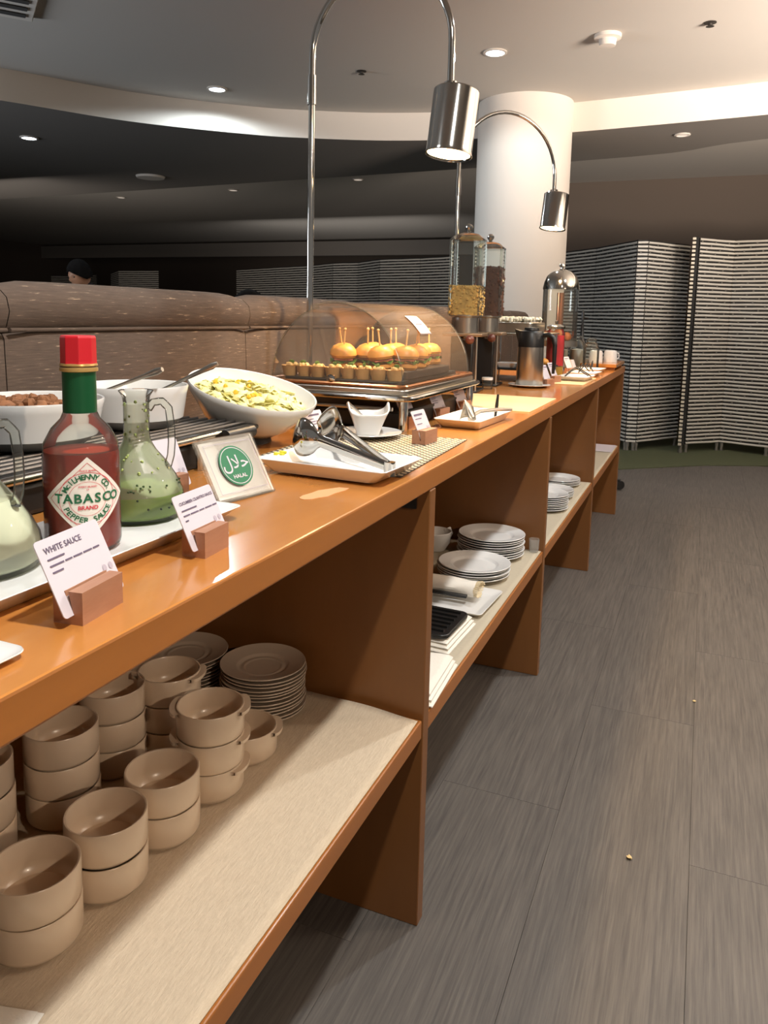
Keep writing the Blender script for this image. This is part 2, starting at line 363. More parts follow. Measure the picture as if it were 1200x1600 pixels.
# ------------------------------------------------------------------ folding screens
whites = mat('white_woven_strip', (206, 200, 190), .7)
blackb = mat('black_cord_backing', (26, 24, 22), .8)
legm = mat('metal_foot', (120, 116, 108), .5, .3)
def weave_panel(p0, p1, z0, z1, parent, wave=0.002, dz=.0355):
    """one panel between two floor points: black backing, rows of raised white strips, a frame edge and two feet"""
    p0 = Vector((p0[0], p0[1], 0)); p1 = Vector((p1[0], p1[1], 0)); d = p1 - p0; L = d.length; u = d / L
    nrm = Vector((u.y, -u.x, 0))
    if nrm.dot(-(p0 + p1)) < 0: nrm = -nrm
    R = Matrix(((u.x, nrm.x, 0, p0.x), (u.y, nrm.y, 0, p0.y), (0, 0, 1, 0), (0, 0, 0, 1)))
    o = MB().box((L / 2, -.008, (z0 + z1) / 2), (L - .006, .012, z1 - z0 - .01), R).done('panel', blackb, parent, smooth=False)
    b = MB(); z = z0 + .012; row = 0; nx = max(3, int(L / .05))
    while z < z1 - .005:
        def fn(a, v, z=z, row=row):
            t = v * pi
            return (.002 + a * (L - .004), -.002 + .009 * sin(t), z + (-.0098 * cos(t)) + .0010 * sin(a * nx * .9 + row * 1.7))
        b.grid(fn, nx, 3, R); z += dz; row += 1
    tb = MB()
    # vertical cords that tie the strips, showing in the black gaps
    z = z0 + .012; row = 0
    while z < z1 - dz:
        for k in range(int(L / .16) + 1):
            xx = .03 + k * .16 + (row % 3) * .053
            if xx < L - .02: tb.box((xx, .0, z + dz / 2), (.014, .006, dz * .5), R)
        z += dz; row += 1
    stuff(b.done('woven_strips', whites, parent)); stuff(tb.done('tie_cords', mat('grey_tie', (96, 92, 86), .8), parent))
    for xx in (.02, L - .02):
        MB().lathe([(.013, 0), (.016, .01), (.012, .03), (.016, .05), (.016, z0)], 12, tuple(R @ Vector((xx, -.008, 0)))).done('foot', legm, parent)
def screen(name, label, pts, z0=.08, z1=1.93, group='woven folding screens', dz=.0355):
    t = thing('folding_screen', label, 'screen', (0, 0, 0), group=None)
    for a, c in zip(pts[:-1], pts[1:]): weave_panel(a, c, z0, z1, t, dz=dz)
    return t
screen('s', 'black and white woven folding screen between the counter end and the gap, behind the mugs',
       [(-1.50, 8.62), (-1.07, 8.12), (-.62, 7.40), (-.53, 7.42), (-.19, 7.95)])
t = screen('s', 'black and white woven folding screen at the right edge, nearest the aisle',
       [(-.105, 7.56), (.19, 7.86), (.60, 7.74), (.92, 7.98), (1.3, 7.75)], z1=1.955)
b = MB(); z = .09
while z < 1.95: b.box((-.15, 7.50, z), (.028, .05, .019)); z += .0355
stuff(b.done('bead_edge', mat('cream_beads', (214, 204, 184), .7), t))
MB().box((-.128, 7.53, 1.02), (.03, .05, 1.87)).done('frame_post', blackb, t, smooth=False)
MB().lathe([(.018, 0), (.02, .02), (.014, .05), (.02, .08)], 12, (-.143, 7.53, 0)).done('foot', legm, t)
screen('s', 'long woven folding screen in the dark behind the clear food cover', [(-7.56, 11.5), (-6.43, 10.9), (-5.6, 10.5), (-4.96, 10.0), (-4.52, 9.9), (-3.97, 9.37), (-3.35, 9.2), (-2.75, 8.9)])
screen('s', 'two-panel woven folding screen far back, right of the seated head', [(-11.3, 12.6), (-10.25, 11.63), (-9.335, 11.65)])
screen('s', 'woven folding screen far back, left of the person with black hair', [(-13.73, 13.4), (-12.9, 13.6), (-11.95, 12.9)])
# ------------------------------------------------------------------ sofa
t = thing('booth_sofa', 'long high-backed booth sofa in brown slub fabric behind the counter', 'sofa', (0, 0, 0))
prof = [(-1.20, .12), (-1.20, .6), (-1.198, 1.0), (-1.196, 1.145), (-1.204, 1.158), (-1.190, 1.172), (-1.182, 1.20), (-1.190, 1.228), (-1.212, 1.246), (-1.25, 1.252), (-1.29, 1.245), (-1.318, 1.215), (-1.32, 1.16), (-1.32, .12)]
ys = [-.58, .24, 1.06, 1.88, 2.70, 3.52, 4.34, 5.16, 5.60]
for a, c in zip(ys[:-1], ys[1:]):
    b = MB(); nn = 12
    def fn(u_, v_, a=a, c=c):
        q = prof[min(int(round(v_ * (len(prof) - 1))), len(prof) - 1)]
        e = min(u_, 1 - u_) ; puff = -.012 * math.exp(-e * 26)
        cx, cz = -1.255, 1.12
        dx, dz = q[0] - cx, q[1] - cz; l = math.hypot(dx, dz) or 1
        return (q[0] + puff * dx / l, a + .001 + u_ * (c - a - .002), q[1] + (puff * dz / l if q[1] > .9 else 0))
    b.grid(fn, nn, len(prof) - 1)
    b.done('backrest_panel', fabric, t)
    MB().tube([(-1.1955, a + .004, 1.157), (-1.1955, (a + c) / 2, 1.1575), (-1.1955, c - .004, 1.157)], .0042, 8).done('piping', fabric, t)
MB().box((-1.62, 2.5, .25), (.58, 6.1, .38)).done('seat', fabric, t, bevel=.03)

# ------------------------------------------------------------------ counter
t = thing('shelf_unit', 'long orange wood shelf unit with upright side panels under the counter top', 'shelf unit', (0, 0, 0))
ang = {0: 0, 1: 0, 2: 0, 3: radians(-2), 4: radians(-4)}
YD = [.125, 1.31, 2.492, 3.69, 4.885]
BACK = -1.15
for k, y in enumerate(YD):
    L = XF - BACK
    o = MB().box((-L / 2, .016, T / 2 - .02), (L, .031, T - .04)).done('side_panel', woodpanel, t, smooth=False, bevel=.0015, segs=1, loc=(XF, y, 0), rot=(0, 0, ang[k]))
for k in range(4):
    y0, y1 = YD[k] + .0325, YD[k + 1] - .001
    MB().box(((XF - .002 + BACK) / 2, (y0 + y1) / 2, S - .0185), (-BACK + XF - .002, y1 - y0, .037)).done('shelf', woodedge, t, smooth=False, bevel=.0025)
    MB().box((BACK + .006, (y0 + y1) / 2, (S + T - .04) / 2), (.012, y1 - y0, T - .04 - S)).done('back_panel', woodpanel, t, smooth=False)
b = MB(); b.box(((XF - 1.17) / 2, 2.24, T - .0195), (-XF * 0 + 1.17 + XF, 5.46, .039))
ct = b.done('counter_top', woodtop, smooth=False, bevel=.003)
tag(ct, 'long glossy orange wood counter top carrying the buffet', 'counter')
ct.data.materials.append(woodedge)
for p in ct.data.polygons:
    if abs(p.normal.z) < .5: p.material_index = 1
# worn chip in the veneer
random.seed(3)
pts = [(.045 * (1 + .35 * random.random()) * cos(a) * (1.2 if cos(a) > 0 else .8), .014 * (1 + .5 * random.random()) * sin(a)) for a in [2 * pi * i / 15 for i in range(15)]]
o = MB().prism(pts, 0, .0006).done('veneer_chip', mat('bare_veneer', (206, 150, 104), .8), ct, smooth=False, loc=(-.532, 1.04, T), rot=(0, 0, 1.35))
o['label'] = 'bare pale chip worn into the veneer'
MB().box((0, 0, 0), (.12, .006, .028)).done('clip_strip', blackm, t, loc=(-.53, 1.306, T - .062), smooth=False)['label'] = 'short black strip under the counter top'

# shelf liners
def liner_obj(y0, y1, m, label, curl=False, x0=-1.12, x1=-.452):
    b = MB()
    def fn(u_, v_):
        x = x0 + u_ * (x1 - x0); y = y0 + v_ * (y1 - y0); z = S + .0016
        if curl:
            e = max(0, v_ - .93) / .07
            z += e * e * (.006 + .006 * sin(u_ * 9 + 1)) + .0012 * sin(u_ * 23 + v_ * 7) * e
            y += -.01 * e * abs(sin(u_ * 5.5)) 
        return (x, y, z)
    b.grid(fn, 40, 60)
    o = b.done('shelf_liner', m, solid=.002); return tag(o, label, 'liner')
liner_obj(.165, 1.304, liner, 'beige ribbed cloth liner on the nearest shelf under the bowls', True)
liner_obj(1.345, 2.485, liner2, 'greyish liner on the second shelf under the dinner plates')
liner_obj(2.53, 3.68, liner2, 'greyish liner on the third shelf under the white plate stacks')
liner_obj(3.73, 4.87, liner2, 'greyish liner on the last shelf, below the far end of the counter')

# ------------------------------------------------------------------ bowls on the near shelf
SZ = S + .0027
def bowl_mesh():
    r = .0535
    return MB().lathe([(0, .006), (r - .012, .0065), (r - .0055, .013), (r - .0045, .02), (r - .004, .0475), (r - .003, .0496), (r - .001, .0500), (r, .0485), (r, .0085), (r - .0012, .0050), (r - .0035, .0031), (r - .0055, .0028), (r - .0065, .0), (0, .0)], 56)
bm0 = bowl_mesh().done('bowl', beige)
def lug_mesh():
    b = bowl_mesh()
    for s_ in (0, pi):
        R = Matrix.Rotation(s_, 4, 'Z')
        N_ = 16; inn, outp = [], []
        for i in range(N_ + 1):
            a = -.62 + 1.24 * i / N_; inn.append((.0520 * cos(a), .0520 * sin(a)))
            q = sin(pi / 2 * (2 * i / N_ - 1)); outp.append((.0430 + .0095 * cos(q * .6) + .0110 * math.sqrt(max(0, 1 - q * q)), .0305 * q))
        for z0, z1 in ((.0415, .0478),):
            co = [(p[0], p[1], z1) for p in inn] + [(p[0], p[1], z1) for p in outp] + [(p[0], p[1], z0) for p in inn] + [(p[0], p[1], z0 + .001) for p in outp]
            n1 = N_ + 1; F = []
            for i in range(N_):
                F += [(i, i + 1, n1 + i + 1, n1 + i), (2 * n1 + i, 3 * n1 + i, 3 * n1 + i + 1, 2 * n1 + i + 1), (n1 + i, n1 + i + 1, 3 * n1 + i + 1, 3 * n1 + i)]
            b.verts(co, F, R)
    return b
lug0 = lug_mesh().done('lug_handled_bowl', beige)
stacks = [  # x, y, n, kind, text
    (-.703, .628, 2, 0, 'nearest pair at lower left'),
    (-.694, .740, 2, 0, 'second pair along the shelf front'),
    (-.690, .852, 2, 0, 'third pair along the shelf front'),
    (-.893, .700, 3, 0, 'stack of three at the photo edge'),
    (-.853, .822, 3, 0, 'second stack in the back row'),
    (-.871, .950, 3, 0, 'third stack in the back row'),
    (-.687, .966, 3, 1, 'front stack of three before the saucers'),
    (-.820, 1.035, 3, 1, 'rear stack of three, half hidden'),
    (-.692, 1.078, 1, 1, 'alone beside the saucers')]
first = {0: True, 1: True}
lev = {1: ['single'], 2: ['bottom', 'top'], 3: ['bottom', 'middle', 'top']}
for x, y, n_, k, tx in stacks:
    src = lug0 if k else bm0
    for i in range(n_):
        o = src if first[k] else src.copy()
        if first[k]: first[k] = False
        else: C.objects.link(o)
        o.location = (x + random.uniform(-.001, .001), y + random.uniform(-.001, .001), SZ + i * .0472)
        o.rotation_euler = (0, 0, radians(22.6) + random.uniform(-.12, .12) if k else random.uniform(0, 6))
        nm = 'beige lug-handled soup bowl' if k else 'round beige stoneware bowl'
        pos = '' if n_ == 1 else lev[n_][i] + ' of the '
        tag(o, ('%s, %s%s' % (nm, pos, tx)), 'bowl', 'handled soup bowls on the near shelf' if k else 'straight-sided bowls on the near shelf')

def plate_mesh(R, h, th=.0035, well=.55, ring=True):
    return MB().lathe([(0, th + .0005), (R * well * .82, th + .0005), (R * well * .95, th + .0005), (R * well, th + .0012), (R * (well + .05), th + h * .30), (R * (well + .09), th + h * .42), (R * .97, h - .0008), (R * .99, h), (R, h - .0012), (R * .985, h - th * .8), (R * (well + .13), h * .45), (R * (well + .04), h * .16), (R * well * .96, .0012), (R * well * .9, 0), (0, 0.0)], 64)
def stack_plates(src, x, y, z, n_, pitch, label, group, jit=.002):
    for i in range(n_):
        o = src.copy(); C.objects.link(o)
        o.location = (x + random.uniform(-jit, jit), y + random.uniform(-jit, jit), z + i * pitch); o.rotation_euler = (0, 0, random.uniform(0, 6))
        where = 'top' if i == n_ - 1 else ('bottom' if i == 0 else ('second from the top' if i == n_ - 2 else ('second from the bottom' if i == 1 else '%s from the bottom' % ['', '', 'third', 'fourth', 'fifth', 'sixth', 'seventh', 'eighth', 'ninth', 'tenth', 'eleventh', 'twelfth'][i])))
        tag(o, '%s, %s' % (label, where if i in (0, 1, n_ - 1, n_ - 2) else where), 'plate', group)
_R, _h, _t = .082, .0150, .003
sau = MB().lathe([(0, _t), (_R * .38, _t), (_R * .41, _t + .0004), (_R * .435, _t + .0016), (_R * .46, _t + .0016), (_R * .50, _t + .0008), (_R * .56, _t + .0012), (_R * .60, _t + .0042), (_R * .64, _t + .0050), (_R * .97, _h - .0008), (_R * .99, _h), (_R, _h - .0012), (_R * .985, _h - .0026), (_R * .66, .0040), (_R * .60, .0012), (_R * .56, 0), (0, 0)], 64).done('saucer', platew)
random.seed(5)
stack_plates(sau, -.742, 1.216, SZ, 13, .0068, 'beige saucer in the front stack on the near shelf', 'saucers, front stack on the near shelf')
stack_plates(sau, -.914, 1.203, SZ, 12, .0072, 'beige saucer in the back stack on the near shelf', 'saucers, back stack on the near shelf')
bpy.data.objects.remove(sau)
din = plate_mesh(.107, .0175, .0035, .60).done('dinner_plate', white)
stack_plates(din, -.588, 2.152, S + .0027, 5, .0070, 'white dinner plate in the low stack on second shelf', 'dinner plates, low stack', .003)
stack_plates(din, -.594, 2.372, S + .0027, 9, .0072, 'white dinner plate in the tall stack on second shelf', 'dinner plates, tall stack', .003)
sid = plate_mesh(.100, .0150, .0033, .58).done('side_plate', white)
stack_plates(sid, -.561, 3.075, S + .0027, 8, .0075, 'white plate in the nearest stack, third shelf', 'white plates on the third shelf, near stack')
stack_plates(sid, -.574, 3.300, S + .0027, 4, .0075, 'white plate in the middle stack, third shelf', 'white plates on the third shelf, middle stack')
stack_plates(sid, -.585, 3.560, S + .0027, 4, .0070, 'white plate in the farthest stack, third shelf', 'white plates on the third shelf, far stack')
bpy.data.objects.remove(din); bpy.data.objects.remove(sid)
o = MB().lathe([(0, .004), (.05, .006), (.075, .04), (.082, .075), (.085, .076), (.086, .074), (.078, .035), (.055, .002), (.04, 0), (0, 0)], 40).done('black_bowl', black, loc=(-.60, 2.80, S + .0027))
tag(o, 'black bowl peeking past the second upright panel on the third shelf', 'bowl')
# cloth things on the second shelf
napkin_m = mat('white_napkin_cloth', (226, 220, 208), .85, bump=.3, bscale=160)
def cloth(name, label, loc, sx, sy, h, rz, layers=3, seed=0, cat='napkin'):
    random.seed(seed); t = thing(name, label, cat, loc, rz)
    for L_ in range(layers):
        ph = random.uniform(0, 6); z0 = L_ * h / layers
        b = MB(); k = 1 - .05 * L_
        def fn(u_, v_, s_=1):
            x = (u_ - .5) * sx * k; y = (v_ - .5) * sy * k
            e = min(u_, 1 - u_, v_, 1 - v_)
            edge = min(1, e / .06); top = z0 + h / layers * (.25 + .7 * math.sqrt(edge)) + .0022 * sin(x * 60 + ph) * sin(y * 38 + ph) * edge
            return (x, y, top)
        b.grid(fn, 20, 20)
        b.grid(lambda u_, v_: ((u_ - .5) * sx * k, (v_ - .5) * sy * k, z0 + .0008), 20, 20)
        b.done('fold', napkin_m, t)
    return t
cloth('folded_napkins', 'folded white cloth napkins nearest the first upright panel, second shelf', (-.530, 1.452, S + .003), .165, .20, .030, .05, 3, 1)
cloth('folded_napkins', 'folded white cloth napkins lying under the black ribbed tray, second shelf', (-.565, 1.70, S + .003), .165, .20, .028, -.04, 3, 2)
t = thing('ribbed_tray', 'black ribbed plastic tray on folded white napkins, second shelf', 'tray', (-.572, 1.69, S + .033), -.04)
MB().prism(rrect(.160, .165, .02), 0, .010).done('base', black, t, bevel=.002)
for k in range(6): MB().box((0, -.06 + k * .024, .0125), (.13, .005, .005)).done('rib', black, t)
def square_dish(name, label, loc, sx, sy, h, rz, m=white, cat='plate', th=.003):
    n_ = 24; b = MB()
    def ringp(w_, l_, z, r=.012): return [(p[0], p[1], z) for p in rrect(w_, l_, r, 5)]
    rings = [ringp(sx * .1, sy * .1, th, .003), ringp(sx * .74, sy * .78, th), ringp(sx * .80, sy * .84, th + .001), ringp(sx * .97, sy * .98, h - .001), ringp(sx * .99, sy * .993, h), ringp(sx, sy, h - .001), ringp(sx * .98, sy * .985, h - th), ringp(sx * .80, sy * .84, .001), ringp(sx * .74, sy * .78, 0), ringp(sx * .1, sy * .1, 0, .003)]
    k = len(rings[0]); co = [p for r_ in rings for p in r_]
    F = [(i * k + j, i * k + (j + 1) % k, (i + 1) * k + (j + 1) % k, (i + 1) * k + j) for i in range(len(rings) - 1) for j in range(k)]
    F += [tuple(range(k - 1, -1, -1)), tuple((len(rings) - 1) * k + j for j in range(k))]
    b.verts(co, F); o = b.done(name, m); o.location = loc; o.rotation_euler = (0, 0, rz)
    return tag(o, label, cat)
square_dish('square_plate', 'square white plate under the rolled napkin on the second shelf', (-.575, 1.93, S + .003), .21, .20, .014, -.05)
t = thing('rolled_napkin', 'thick rolled white cloth with frayed end on a square plate, second shelf', 'napkin', (-.60, 1.945, S + .0185), .0)
b = MB()
def fnr(u_, v_):
    a = v_ * 2 * pi; r = .022 + .002 * sin(a * 3 + u_ * 9) ; return (-.12 + u_ * .20, 1.55 * r * cos(a), .021 + .9 * r * sin(a))
b.grid(fnr, 14, 20); b.done('cloth', napkin_m, t)
b = MB(); 
for i in range(30): 
    a = 2 * pi * i / 30; b.tube([(.078, .032 * cos(a), .021 + .017 * sin(a)), (.088 + random.uniform(0, .006), .036 * cos(a), .021 + .019 * sin(a))], .0018, 5)
stuff(b.done('fringe', mat('cream_fringe', (230, 214, 180), .8), t))
MB().box((-.03, -.043, .012), (.19, .014, .008)).done('black_handle', black, t, bevel=.002)['label'] = 'flat black utensil handle tucked along the roll'
# sauce boat, dark lidded pot and small glass further back
t = thing('gravy_boat', 'white gravy boat behind the plate stacks on the second shelf', 'gravy boat', (-.775, 2.345, S + .0027), 1.2)
MB().lathe([(0, .006), (.03, .007), (.046, .03), (.05, .062), (.052, .064), (.054, .062), (.05, .028), (.034, .002), (0, 0)], 36).done('body', white, t)
MB().tube([(.048, 0, .055), (.075, 0, .058), (.085, 0, .04), (.07, 0, .018), (.044, 0, .02)], .005, 8).done('handle', white, t)
t = thing('black_pan', 'black pan at the back of the second shelf, behind the gravy boat', 'pan', (-.93, 2.36, S + .0027))
MB().lathe([(0, .004), (.075, .004), (.085, .085), (.088, .085), (.079, 0), (0, 0)], 40).done('body', black, t)
MB().tube([(.08, 0, .07), (.12, 0, .075), (.13, 0, .075)], .007, 8).done('handle', steel, t)
t = thing('ribbed_glass', 'small clear ribbed glass beside the tall dinner plate stack', 'glass', (-.472, 2.465, S + .0027))
MB().open_lathe([(0, .001), (.015, .002), (.017, .045)], 24).done('glass', thin_glass('ribbed_clear', (253, 254, 253), .5, .25), t)
square_dish('white_paper_mat', 'white paper lying on the last shelf under the counter end', (-.555, 4.72, S + .003), .20, .27, .004, 0, paper, 'paper', .002)
# bottom left corner: black chafing clips and white cloth
cloth('white_cloth', 'corner of a white cloth on the shelf at the bottom left of the photo', (-.665, .44, S + .003), .16, .19, .012, .25, 2, 9)
t = thing('utensil_bundle', 'shiny black looped utensil handles at the bottom left corner', 'utensil', (-.705, .435, S + .016), .3)
for k in range(3):
    MB().tube([(-.05, -.02 + k * .014, .004), (.0, -.02 + k * .014, .016), (.028, -.018 + k * .014, .012), (.036, -.016 + k * .012, .002)], .0055, 10).done('handle', chrome if k == 1 else black, t)

# ------------------------------------------------------------------ items on the counter
def card(label, loc, deg, lines, w_=.085, h_=.066, lean=25, blk=(.060, .030, .030), off=0.0, coff=.003, title=None, group='menu cards in wooden holders', tsize=.0072):
    """wooden block with a slot and a leaning card; local x runs along the card, local -y faces the reader"""
    t = thing('menu_card', label, 'card', loc, radians(deg), group)
    lx, d, hh = blk
    pr = [(-d / 2, 0), (d / 2, 0), (d / 2, hh), (.0025, hh), (-.0035, .008), (-.0060, .008), (-.0010 - .0, hh), (-d / 2, hh)]
    b = MB(); nP = len(pr)
    co = [(off - lx / 2, p[0], p[1]) for p in pr] + [(off + lx / 2, p[0], p[1]) for p in pr]
    b.verts(co, [tuple(range(nP)), tuple(range(2 * nP - 1, nP - 1, -1))] + [(i, nP + i, nP + (i + 1) % nP, (i + 1) % nP) for i in range(nP)])
    b.done('wooden_block', blockwood, t, smooth=False)
    P_ = rrect(w_, h_, .004, 4, 0, h_ / 2)
    c_ = MB().verts([(p[0], -.0005, p[1]) for p in P_] + [(p[0], .0005, p[1]) for p in P_], [tuple(range(len(P_) - 1, -1, -1)), tuple(range(len(P_), 2 * len(P_)))] + [(i, (i + 1) % len(P_), len(P_) + (i + 1) % len(P_), len(P_) + i) for i in range(len(P_))]).done('card', paper, t, smooth=False, loc=(coff, -.0058, .009), rot=(radians(-lean), 0, 0))
    y = -.0010
    if title: 
        o = lettering(title, tsize, ink, c_, (0, y, h_ - .011), bold=.00012)
        wd = o.dimensions.x if o.dimensions.x else .03
        mx = max(v.co.x for v in o.data.vertices); o.location.x = -w_ / 2 + .008 + mx
    b = MB(); zz = h_ - .019; random.seed(len(label))
    for ln in lines:
        x = -w_ / 2 + .008
        for wd in ln:
            b.box((x + wd / 2, y, zz), (wd, .0004, .0016)); x += wd + .0022
        zz -= .006
    if title is None: b.box((-w_ / 2 + .008 + .02, y, h_ - .010), (.04, .0004, .004))
    x = w_ / 2 - .032
    for wd in (.011, .005, .004): b.box((x, y, .017), (wd, .0004, .0016)); x += wd + .004
    stuff(b.done('print_lines', ink, c_, smooth=False))
    for k in (0, 1):
        MB().verts([(w_ / 2 - .016 + k * .009 + .003 * cos(a), y, .025 + .0036 * sin(a)) for a in [2 * pi * i / 10 for i in range(10)]], [tuple(range(10))]).done('icon', inkl, c_, smooth=False)
    return t
card('"WHITE SAUCE" menu card in a wooden block at the front of the sauce tray', (-.505, .525, T), 97.5, [(.022,), (.018, .009, .012, .012, .009), (.014,)], title='WHITE SAUCE', w_=.088, h_=.072, tsize=.0078, coff=.002)
card('"CUCUMBER CILANTRO SAUCE" menu card in front of the green cruet', (-.519, .724, T), 94, [(.030,), (.012, .016, .010, .014, .009), (.006,)], title='CUCUMBER CILANTRO SAUCE', tsize=.0050, w_=.080, coff=.004, blk=(.052, .030, .030))
card('menu card behind the green halal sign, half hidden by its holder', (-.735, .93, T), 84, [(.02,), (.016, .012), (.02,)], title='CHICKEN', tsize=.007, w_=.085, h_=.078)
card('small menu card between the tongs and the cup of dressing', (-.775, 1.50, T), 82, [(.016,), (.02, .012), (.02,)], w_=.06, h_=.06, blk=(.05, .03, .025))
card('menu card at the back corner of the woven mat, right of the dressing cup', (-.552, 1.575, T + .0025), 84, [(.03,), (), (.024,)], w_=.066, h_=.066, blk=(.062, .032, .030))
card('menu card under the clear cover, directly behind the mat corner card', (-.67, 1.79, T), 84, [(.03,), (.026,), (.02,)], w_=.075, h_=.068)
card('middle menu card of the three under the clear cover', (-.655, 1.99, T), 82, [(.03,), (.026,), (.022,), (.03,), (.028,)], w_=.072, h_=.080)
card('menu card farthest back under the clear cover, behind the white scoop', (-.655, 2.20, T), 84, [(.03,), (.026,), (.022,), (.03,)], w_=.078, h_=.080)
card('narrow menu card beside the steel carafe, nearer of the pair', (-.592, 3.21, T), 70, [(.02,)], w_=.05, h_=.085)
card('narrow menu card beyond the carafe handle, farther of the pair', (-.60, 3.42, T), 72, [(.02,)], w_=.05, h_=.085)
card('menu card in front of the glass jars at the far end', (-.63, 4.02, T), 72, [(.02,)], w_=.06, h_=.085)
card('menu card between the jars and black tray at the far end', (-.66, 3.80, T), 72, [(.02,)], w_=.06, h_=.085)

# platter for the sauces
t = square_dish('sauce_platter', 'long white rectangular platter holding the sauce bottles', (-.642, .545, T), .168, .64, .020, 0, white, 'platter')
PZ = T + .0042
square_dish('small_dish', 'corner of a small white dish at the left edge of the counter', (-.5175, .357, T), .075, .155, .007, 0, th=.002)

def cruet(label, loc, rz, sauce, level, group='glass sauce cruets'):
    t = thing('sauce_cruet', label, 'cruet', loc, rz, group)
    prof = [(0, .0), (.055, 0), (.0605, .005), (.0620, .018), (.0595, .034), (.050, .054), (.037, .074), (.0245, .089), (.0180, .101), (.0165, .112), (.0165, .150), (.018, .160), (.0225, .167), (.021, .168)]
    MB().open_lathe(prof, 48).done('glass_body', glass2, t)
    inn = [(0, .004), (.053, .004), (.0585, .008), (.0600, .018), (.0575, .034)]
    inn = [p for p in inn if p[1] <= level] 
    if level > .040: inn += [q for q in [(.048, .054), (.035, .074)] if q[1] <= level]
    rr = inn[-1][0] - (.001 if level in (.0545, .0745) else .005)
    inn += [(rr, level), (0, level + .0005)]
    MB().lathe(inn, 40).done('sauce', sauce, t)
    film = [(.0575, .034), (.0485, .054), (.0355, .074), (.023, .089), (.0168, .101), (.0155, .112), (.0155, .150)]
    MB().open_lathe([q for q in film if q[1] > level - .015] , 40).done('sauce_film', thin_glass('film_' + sauce.name, (255, 255, 255), .3, .36, (228, 228, 200), .3) if 'film_' + sauce.name not in _m else _m['film_' + sauce.name], t)
    pts = [(.016, 0, .143), (.022, 0, .152), (.034, 0, .154), (.043, 0, .145), (.046, 0, .12), (.0465, 0, .10), (.045, 0, .082), (.041, 0, .068)]
    P_ = []
    for i in range(len(pts) - 1):
        for k in range(3): P_.append(Vector(pts[i]).lerp(Vector(pts[i + 1]), k / 3))
    P_.append(Vector(pts[-1]))
    MB().tube(P_, .0052, 12).done('handle', glass2, t)
    return t
gs = mat('green_herb_sauce', (138, 164, 78), .45, var=.12, bscale=25)
ws = mat('white_creamy_sauce', (214, 216, 190), .4)
tg = cruet('glass cruet half filled with green cucumber cilantro sauce', (-.686, .806, PZ), radians(22), gs, .045)
b = MB(); random.seed(11)
for i in range(34):
    a = random.uniform(-2.8, .6); z = random.choice([.044, .046, .05, .02, .03, .042]) + random.uniform(-.003, .003)
    r = .0602 if z < .028 else (.0585 if z < .04 else .0545)
    b.blob((r * cos(a), r * sin(a), z), .0016, seg=5, rings=3, jit=.3)
stuff(b.done('herb_flecks', mat('dark_herbs', (50, 70, 30), .7), tg))
b = MB()
for i in range(26):
    a = random.uniform(-2.8, .4); z = random.uniform(.095, .155); b.blob((.0150 * cos(a), .0150 * sin(a), z), random.uniform(.0012, .0028), seg=5, rings=3, jit=.3)
for i in range(14):
    a = random.uniform(-2.4, .2); z = random.uniform(.064, .085); r = .043 - (z - .064) * .75; b.blob((r * cos(a), r * sin(a), z), random.uniform(.0012, .0026), seg=5, rings=3, jit=.3)
stuff(b.done('sauce_smears', mat('pale_green_smear', (170, 186, 110), .6), tg))
cruet('glass cruet filled with white sauce at the left edge', (-.688, .562, PZ), radians(20), ws, .0745)

# pepper sauce bottle
t = thing('pepper_sauce_bottle', 'tall red pepper sauce bottle with red cap, green neck band and diamond label', 'bottle', (-.649, .669, PZ)); t.scale = (1.02, 1.02, .975)
MB().open_lathe([(0, 0), (.036, 0), (.0400, .004), (.0410, .01), (.0410, .110), (.039, .126), (.031, .142), (.021, .153), (.0175, .162), (.0168, .17), (.0166, .208), (.0195, .210), (.0195, .216), (.0165, .218)], 56).done('glass_body', glass2, t)
red_m = mat('red_pepper_sauce', (176, 52, 24), .35, coat=.6)
MB().lathe([(0, .003), (.0360, .003), (.0397, .009), (.0401, .012), (.0401, .110), (.0393, .116), (0, .1165)], 56).done('sauce', red_m, t)
MB().open_lathe([(.0180, .160), (.0178, .207)], 40).done('neck_band', mat('green_foil', (22, 84, 48), .35, .3), t)
b = MB(); b.lathe([(0, .215), (.0195, .215), (.0190, .219), (.0188, .246), (.0178, .2485), (0, .249)], 8); b.done('cap', mat('red_cap_plastic', (196, 28, 40), .4), t, smooth=False, bevel=.0008)
MB().lathe([(.0168, .2065), (.0202, .208), (.0202, .2115), (.0185, .213), (.0200, .2145), (.0195, .2165), (.0168, .217)], 36).done('neck_ring', mat('gold_neck_ring', (196, 160, 96), .3, .4), t)
# diamond label wrapped on the glass
RB = .0413; a0 = math.atan2(-.672 - 0, .640) + radians(8)  # faces the camera
def wrap(u_, v_, lift=0.0):
    a = a0 + u_ / RB; return ((RB + lift) * cos(a), (RB + lift) * sin(a), .066 + v_)
def flat_label(name, polys, m, lift, parent, lab=None):
    b = MB()
    for P_ in polys: b.verts([wrap(p[0], p[1], lift) for p in P_], [tuple(range(len(P_)))])
    return b.done(name, m, parent, smooth=False)
H_ = .0480
b = MB(); N = 28
def dia(u_, v_, k=1.0, lift=.0002):
    # square grid turned by 45 degrees
    s_, q = (u_ - .5) * 2, (v_ - .5) * 2
    return wrap((s_ - q) / 2 * H_ * k, (s_ + q) / 2 * H_ * k, lift)
b.grid(dia, N, N); lab = b.done('diamond_label', mat('label_paper', (232, 228, 218), .6), t)
redp = mat('label_red_ink', (206, 70, 80), .7); grp = mat('label_green_ink', (26, 98, 62), .7)
